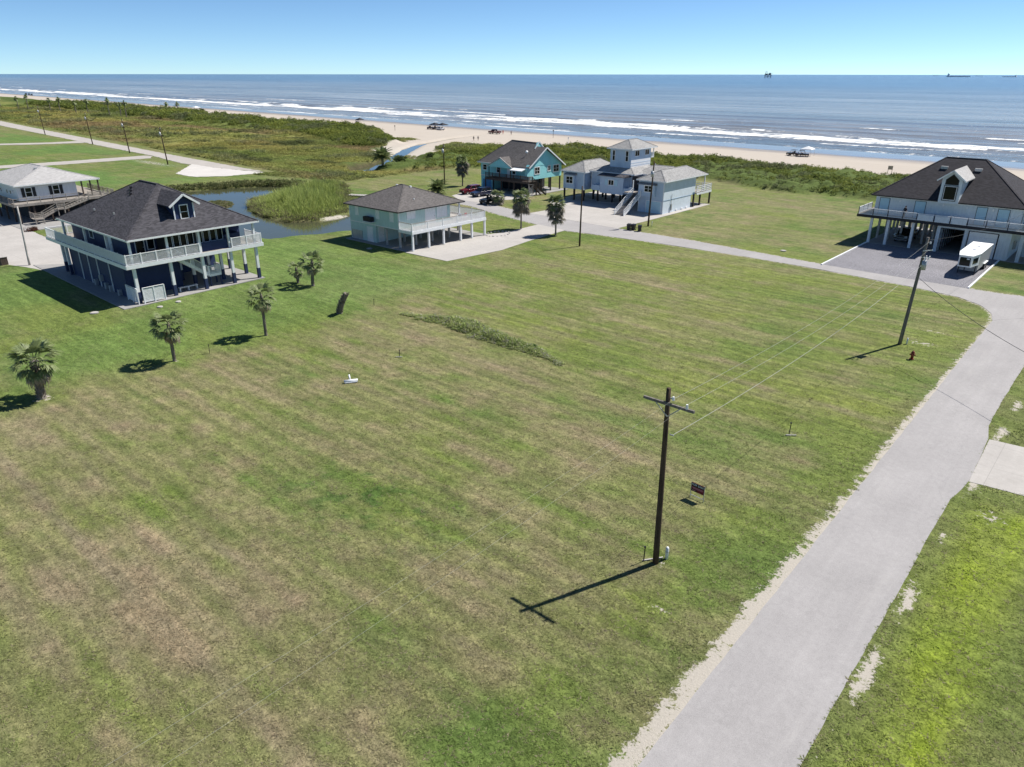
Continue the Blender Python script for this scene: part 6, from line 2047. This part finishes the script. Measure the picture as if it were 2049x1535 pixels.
# ------------------------------------------------------------------ offshore: platform and ships
Op = thing('oil_platform', 'oil platform on legs standing far out at sea', 'platform', (-2570, 5970, -1), .3)
stl = plain('weathered_rig_steel', (.20, .20, .24), .7)
for x in (-26, 0, 26):
    for y in (-14, 14):
        Lc(MB().tube([(x, y, -5), (x, y, 20)], 1.8, 8), 'leg', stl, Op)
mb = MB()
for x0, x1 in ((-26, 0), (0, 26)):
    for y in (-14, 14):
        mb.beam((x0, y, 2), (x1, y, 18), 1, 1)
        mb.beam((x1, y, 2), (x0, y, 18), 1, 1)
Lc(mb, 'bracing', stl, Op)
Lc(MB().box(-32, 34, -18, 18, 20, 24), 'lower_deck', stl, Op)
Lc(MB().box(-30, 26, -16, 16, 30, 33), 'upper_deck', stl, Op)
Lc(MB().box(-26, -4, -12, 12, 24, 30).box(4, 24, -13, 13, 24, 30), 'module', stl, Op)
Lc(MB().box(8, 24, -10, 10, 33, 40), 'quarters', stl, Op)
Lc(MB().beam((-22, 0, 33), (-20, 0, 56), 4, 4), 'derrick', stl, Op)
Lc(MB().beam((-8, 0, 33), (-12, 0, 54), 2.5, 2.5), 'crane', stl, Op)
Lc(MB().box(26, 42, -9, 9, 36, 38), 'helideck', stl, Op)
Op.scale = (.85, .85, .85)


def ship(label, x, y, L, rz, mat):
    S_ = thing('cargo_ship', label, 'ship', (x, y, -1), rz, 'ships on the horizon')
    B_ = L * .15
    Lc(MB().prism([(-L / 2, -B_ / 2), (L * .36, -B_ / 2), (L * .46, -B_ * .3), (L / 2, 0), (L * .46, B_ * .3), (L * .36, B_ / 2), (-L / 2, B_ / 2)], -2, L * .045), 'hull', mat, S_)
    Lc(MB().box(-L * .47, -L * .38, -B_ * .4, B_ * .4, L * .045, L * .13), 'bridge', mat, S_)
    Lc(MB().box(-L * .46, -L * .43, -B_ * .1, B_ * .1, L * .13, L * .17), 'funnel', mat, S_)
    for k in range(4):
        Lc(MB().box(-L * .30 + k * L * .17, -L * .2 + k * L * .17, -B_ * .4, B_ * .4, L * .045, L * .058), 'hatch', mat, S_)
    Lc(MB().beam((L * .42, 0, L * .04), (L * .42, 0, L * .1), L * .01, L * .01), 'mast', mat, S_)


shm = plain('hazed_hull_paint', (.80, .85, .90), .7)  # hulls paled so that distance haze is painted into their colour
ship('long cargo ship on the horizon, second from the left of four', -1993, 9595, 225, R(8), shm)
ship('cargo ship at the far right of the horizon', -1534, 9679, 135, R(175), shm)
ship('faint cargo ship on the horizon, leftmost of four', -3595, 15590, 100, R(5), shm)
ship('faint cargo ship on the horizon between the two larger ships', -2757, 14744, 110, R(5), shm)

# ------------------------------------------------------------------ plants that nobody could count
def proto_bush(n, leaf, flat=.6, seed=0):
    r_ = np.random.default_rng(seed)
    u = r_.normal(size=(n, 3))
    u /= np.linalg.norm(u, axis=1)[:, None]
    u[:, 2] = np.abs(u[:, 2])
    c = u * (r_.random(n) ** .35)[:, None] * np.array([.5, .5, flat])
    a = r_.normal(size=(n, 3))
    a /= np.linalg.norm(a, axis=1)[:, None]
    b_ = np.cross(a, r_.normal(size=(n, 3)))
    b_ /= np.linalg.norm(b_, axis=1)[:, None] + 1e-9
    s = leaf * r_.uniform(.6, 1.3, n)[:, None]
    v = np.stack([c - a * s * 1.2, c + b_ * s * .6, c + a * s * 1.2, c - b_ * s * .6], 1).reshape(-1, 3)
    i = np.arange(n) * 4
    f = np.concatenate([np.stack([i, i + 1, i + 2], -1), np.stack([i, i + 2, i + 3], -1)])
    return v, f, np.repeat(r_.uniform(.6, 1.35, n), 4)


def proto_tuft(n, h_, spread, w_, bend=.5, seed=0):
    r_ = np.random.default_rng(seed)
    V, Fc, Sh = [], [], []
    for i in range(n):
        a = r_.uniform(0, 6.283)
        o = np.array([math.cos(a), math.sin(a), 0]) * spread * r_.uniform(0, .5)
        d = np.array([math.cos(a + r_.uniform(-.8, .8)), math.sin(a + r_.uniform(-.8, .8)), 0])
        s = np.array([-d[1], d[0], 0]) * w_ * .5
        hh = h_ * r_.uniform(.6, 1.15)
        mid = o + d * spread * .25 * bend + np.array([0, 0, hh * .6])
        tip = o + d * spread * .7 * bend + np.array([0, 0, hh * (1 - .25 * bend * r_.random())])
        b0 = len(V)
        V += [o - s, o + s, mid - s * .8, mid + s * .8, tip]
        Fc += [(b0, b0 + 1, b0 + 3), (b0, b0 + 3, b0 + 2), (b0 + 2, b0 + 3, b0 + 4)]
        Sh += [r_.uniform(.7, 1.25)] * 5
    return np.array(V), np.array(Fc), np.array(Sh)


def seen(x, y, z=0.0, pad=.04):
    """keeps planting to ground that the place's viewpoint and a step to the side can see"""
    a = R(41.3)
    xr, yr = x * math.cos(a) + y * math.sin(a), -x * math.sin(a) + y * math.cos(a)
    zc = yr * math.cos(R(23.134)) + (CAM_H - z) * math.sin(R(23.134))
    yc = yr * math.sin(R(23.134)) - (CAM_H - z) * math.cos(R(23.134))
    return (zc > 1) & (np.abs(xr / zc) < .707 + pad) & (np.abs(yc / zc) < .53 + pad)


def scatter(name, label, pos, scl, col, protos, mat):
    v, f, c = merge(protos, pos, scl, rng.uniform(0, 6.283, len(pos)), col)
    o = link(name, np_mesh(name, v, f, np.clip(c, 0, 1)), mat)
    return kind(o, 'stuff', label)


def field(x0, x1, y0, y1, n):
    return rng.uniform(x0, x1, n), rng.uniform(y0, y1, n)


def tone(n, a, b_):
    return np.array(a) + (np.array(b_) - np.array(a)) * rng.random((n, 1))


# short lawn tufts, thickest close by
x, y = field(-80, 6, 2, 92, 420000)
d = np.sqrt(x * x + y * y + CAM_H ** 2)
k = seen(x, y) & (rng.random(len(x)) < np.clip((34 / d) ** 2.4, 0, 1))
x, y = x[k], y[k]
z, col, sand, pv, mz, dn = ground(x, y)
keep = (pv > -.02) & (sand + .7 * (fbm(x * 2.2, y * 2.2, 3, 4.) - .5) < .44)
x, y, z, col = x[keep], y[keep], z[keep], col[keep]
n = len(x)
# one plant in five is straw, the rest follow the ground
cc = col * rng.uniform(.85, 1.8, (n, 1)) * np.array([1.0, 1.0, .95])
st = rng.random(n) < .16
cc[st] = tone(int(st.sum()), (.20, .175, .11), (.30, .26, .17))
sc = np.stack([rng.uniform(.7, 1.4, n), rng.uniform(.5, 1.25, n)], -1)
scatter('lawn_grass', 'short mown grass over the near lawns', np.stack([x, y, z - .005], -1), sc, cc, [proto_tuft(5, .055, .16, .022, 1.0, i) for i in range(5)], Mt['grassblade'])
print('grass tufts', n)

# longer grass standing along the lush road verge and at pole feet
x, y = field(-14, 4, 6, 60, 26000)
z, col, sand, pv, mz, dn = ground(x, y)
g_ = np.where(x < -7, np.exp(-((x + 10.6) / .8) ** 2) * (1 - sst(20, 30, y) * .8), np.exp(-((x + 2.9) / 1.0) ** 2))
k = seen(x, y) & (pv > .15) & (rng.random(len(x)) < g_ * .2) & (sand < .4)
x, y, z, col = x[k], y[k], z[k], col[k]
scatter('verge_grass', 'longer lush grass along the road verges', np.stack([x, y, z], -1), np.stack([rng.uniform(.8, 1.5, len(x)), rng.uniform(.5, 1.1, len(x))], -1), col * rng.uniform(1.0, 1.7, (len(x), 1)), [proto_tuft(7, .10, .22, .028, .9, 20 + i) for i in range(4)], Mt['grassblade'])

# the overgrown strip across the lot line
x, y = field(-57, -34, 46, 51, 9000)
dd = sdf(WEEDS, x, y)
dd = dd + 1.5 * (fbm(x * .8, y * .8, 3, 2.) - .5)
k = (dd < .1) & (rng.random(len(x)) < .8)
x, y, dd = x[k], y[k], dd[k]
n = len(x)
hgt = (np.clip(-dd, 0.05, 1.0) * .42 + .14) * (.4 + 1.3 * fbm(x * .7, y * .7, 3, 6.))
cw = tone(n, (.26, .35, .10), (.50, .55, .22))
cw[rng.random(n) < .22] = (.48, .46, .36)
scatter('ditch_weeds', 'tangled green weeds in a strip across the lot line', np.stack([x, y, np.full(n, -.04)], -1), np.stack([rng.uniform(.35, .7, n), hgt * rng.uniform(.6, 1.2, n)], -1), cw, [proto_bush(26, .13, 1.0, 30 + i) for i in range(3)] + [proto_tuft(12, 1.1, .8, .05, 1.1, 35 + i) for i in range(3)], Mt['leaf'])

# dune shrubs
xs, ys = [], []
for a in ((-300, 40, 130, 215, 60000), (-700, -205, 150, 250, 42000)):
    x, y = field(*a)
    xs.append(x)
    ys.append(y)
x, y = np.concatenate(xs), np.concatenate(ys)
k = seen(x, y, 1.0)
x, y = x[k], y[k]
z, col, sand, pv, mz, dn = ground(x, y)
bl = fbm(x * .08, y * .08, 4, 66.)
k = (dn > .35) & (rng.random(len(x)) < .18 + .75 * sst(.3, .6, bl)) & (sand < .6) & (sdf(CREEK, x, y) > 8)
x, y, z, bl = x[k], y[k], z[k], bl[k]
n = len(x)
far_ = np.clip(np.hypot(x, y) / 220, .8, 2.2)
size = rng.uniform(.9, 2.0, n) * (.6 + .8 * bl) * far_
g1 = tone(n, (.125, .172, .042), (.26, .29, .068))
patch = fbm(x * .05, y * .1, 3, 88.)
g1 = lerp(g1, np.array([.29, .32, .07]), sst(.52, .68, patch) * .8)
g1 = lerp(g1, np.array([.19, .205, .12]), sst(.60, .72, fbm(x * .11, y * .11, 3, 18.)) * .7)
scatter('dune_shrubs', 'dense green shrubs covering the dunes behind the beach', np.stack([x, y, z - .15], -1), np.stack([size, size * rng.uniform(.55, .9, n)], -1), g1, [proto_bush(44, .115, .8, 40 + i) for i in range(5)], Mt['leaf'])
print('dune', n)

# marsh growth
x1, y1 = field(-260, -140, 92, 195, 42000)
x2, y2 = field(-700, -260, 100, 240, 34000)
x, y = np.concatenate([x1, x2]), np.concatenate([y1, y2])
k = seen(x, y, .3)
x, y = x[k], y[k]
z, col, sand, pv, mz, dn = ground(x, y)
wp = np.minimum(sdf(POND, x, y), sdf(CREEK, x, y))
k = (mz > .3) & (dn < .4) & (pv > .8) & (wp > .3)
x, y, z, col = x[k], y[k], z[k], col[k]
n = len(x)
far_ = np.clip(np.hypot(x, y) / 240, .8, 2.4)
cm = col * rng.uniform(1.15, 2.2, (n, 1))
pt = fbm(x * .06, y * .09, 4, 123.)
cm = lerp(cm, np.array([.22, .235, .13]), sst(.62, .72, pt) * .6)
cm = lerp(cm, np.array([.10, .12, .05]), sst(.60, .70, fbm(x * .05, y * .12, 4, 223.)) * .8)
hh = (.35 + .75 * sst(.45, .75, pt)) * rng.uniform(.6, 1.4, n) * far_ ** .5
scatter('marsh_plants', 'low mixed marsh growth between the shell road and the dunes', np.stack([x, y, z - .08], -1), np.stack([rng.uniform(.8, 1.7, n) * far_, hh], -1), cm, [proto_bush(16, .17, .9, 60 + i) for i in range(4)] + [proto_tuft(9, 1.0, 1.0, .07, .8, 70)], Mt['leaf'])
print('marsh', n)

# scrub along the pond banks and the far side of the pond
x, y = field(-175, -95, 52, 120, 60000)
w = sdf(POND, x, y)
isl = sdf(ISLET, x, y)
k = ((w > .2) & (w < 5.5) & (x < -126) & (y > 60) & (sdf(REEDS, x, y) > 0)) | ((isl < -.3) & (rng.random(len(x)) < .6))
k &= rng.random(len(x)) < .5
x, y = x[k], y[k]
z, col, sand, pv, mz, dn = ground(x, y)
k = pv > .8
x, y, z = x[k], y[k], z[k]
n = len(x)
hh = np.where(sdf(ISLET, x, y) < 0, .3, rng.uniform(.5, 1.4, n))
cb = tone(n, (.10, .13, .045), (.22, .22, .10))
scatter('bank_scrub', 'scrubby growth along the pond banks', np.stack([x, y, z - .1], -1), np.stack([rng.uniform(.7, 1.5, n), hh], -1), cb, [proto_bush(20, .15, .9, 80 + i) for i in range(4)], Mt['leaf'])

# reed bed
x, y = field(-149, -105, 64, 105, 14000)
w = sdf(REEDS, x, y) + 2.2 * (fbm(x * .5, y * .5, 3, 26.) - .5)
k = w < -.1
x, y, w = x[k], y[k], w[k]
n = len(x)
hh = np.clip(.6 + .32 * -w, .6, 2.6) * rng.uniform(.7, 1.15, n) * (.75 + .9 * fbm(x * .25, y * .25, 3, 16.))
cr = tone(n, (.28, .36, .09), (.50, .56, .19))
lowm = rng.random(n) < np.clip(.8 + w * .25, 0, .8)
cr[lowm] = tone(int(lowm.sum()), (.16, .16, .09), (.26, .23, .14))
dk_ = np.exp(-((x + 138) / 3.2) ** 2 - ((y - 92) / 3.2) ** 2) > .45
cr[dk_] = tone(int(dk_.sum()), (.06, .062, .045), (.10, .095, .07))
scatter('reed_bed', 'tall bright green reed bed between the pond channels', np.stack([x, y, np.full(n, -.3)], -1), np.stack([rng.uniform(.8, 1.3, n), hh], -1), cr, [proto_tuft(9, 1.0, 1.0, .075, 1.0, 90 + i) for i in range(4)] + [proto_bush(22, .09, .8, 99)], Mt['leaf'])
print('reeds', n)
# round shrubs that can be told apart
for lbp, x_, y_, s_, c_ in (('dark round shrub right of the date palm by the creek', -157.5, 133.0, 3.0, (.055, .08, .03)), ('dark round shrub on the dune right of the creek', -160, 147, 2.6, (.05, .075, .028)), ('reddish bush at the foot of the timber stair', -133.0, 36.3, 1.5, (.12, .05, .035)), ('small leafy bush at the right end of the weed strip', -39.6, 48.0, .9, (.06, .14, .03))):
    pos = np.array([[rng.normal() * .22 * s_, rng.normal() * .22 * s_, 0] for _ in range(14)])
    v, f, c = merge([proto_bush(40, .10, .8, 5)], pos, np.stack([np.full(14, s_ * .6), np.full(14, s_ * .6)], -1), rng.uniform(0, 6, 14), np.array([c_] * 14) * rng.uniform(.7, 1.4, (14, 1)))
    P = thing('shrub', lbp, 'shrub', (x_, y_, bz_(x_, y_)), 0)
    link('foliage', np_mesh('foliage', v, f, np.clip(c, 0, 1)), Mt['leaf'], P)
    mb = MB()
    for q in range(6):
        mb.tube([(0, 0, -.1), (pos[q][0] * .7, pos[q][1] * .7, s_ * .3)], [.05, .02], 5)
    Lc(mb, 'stems', Mt['trunk'], P)
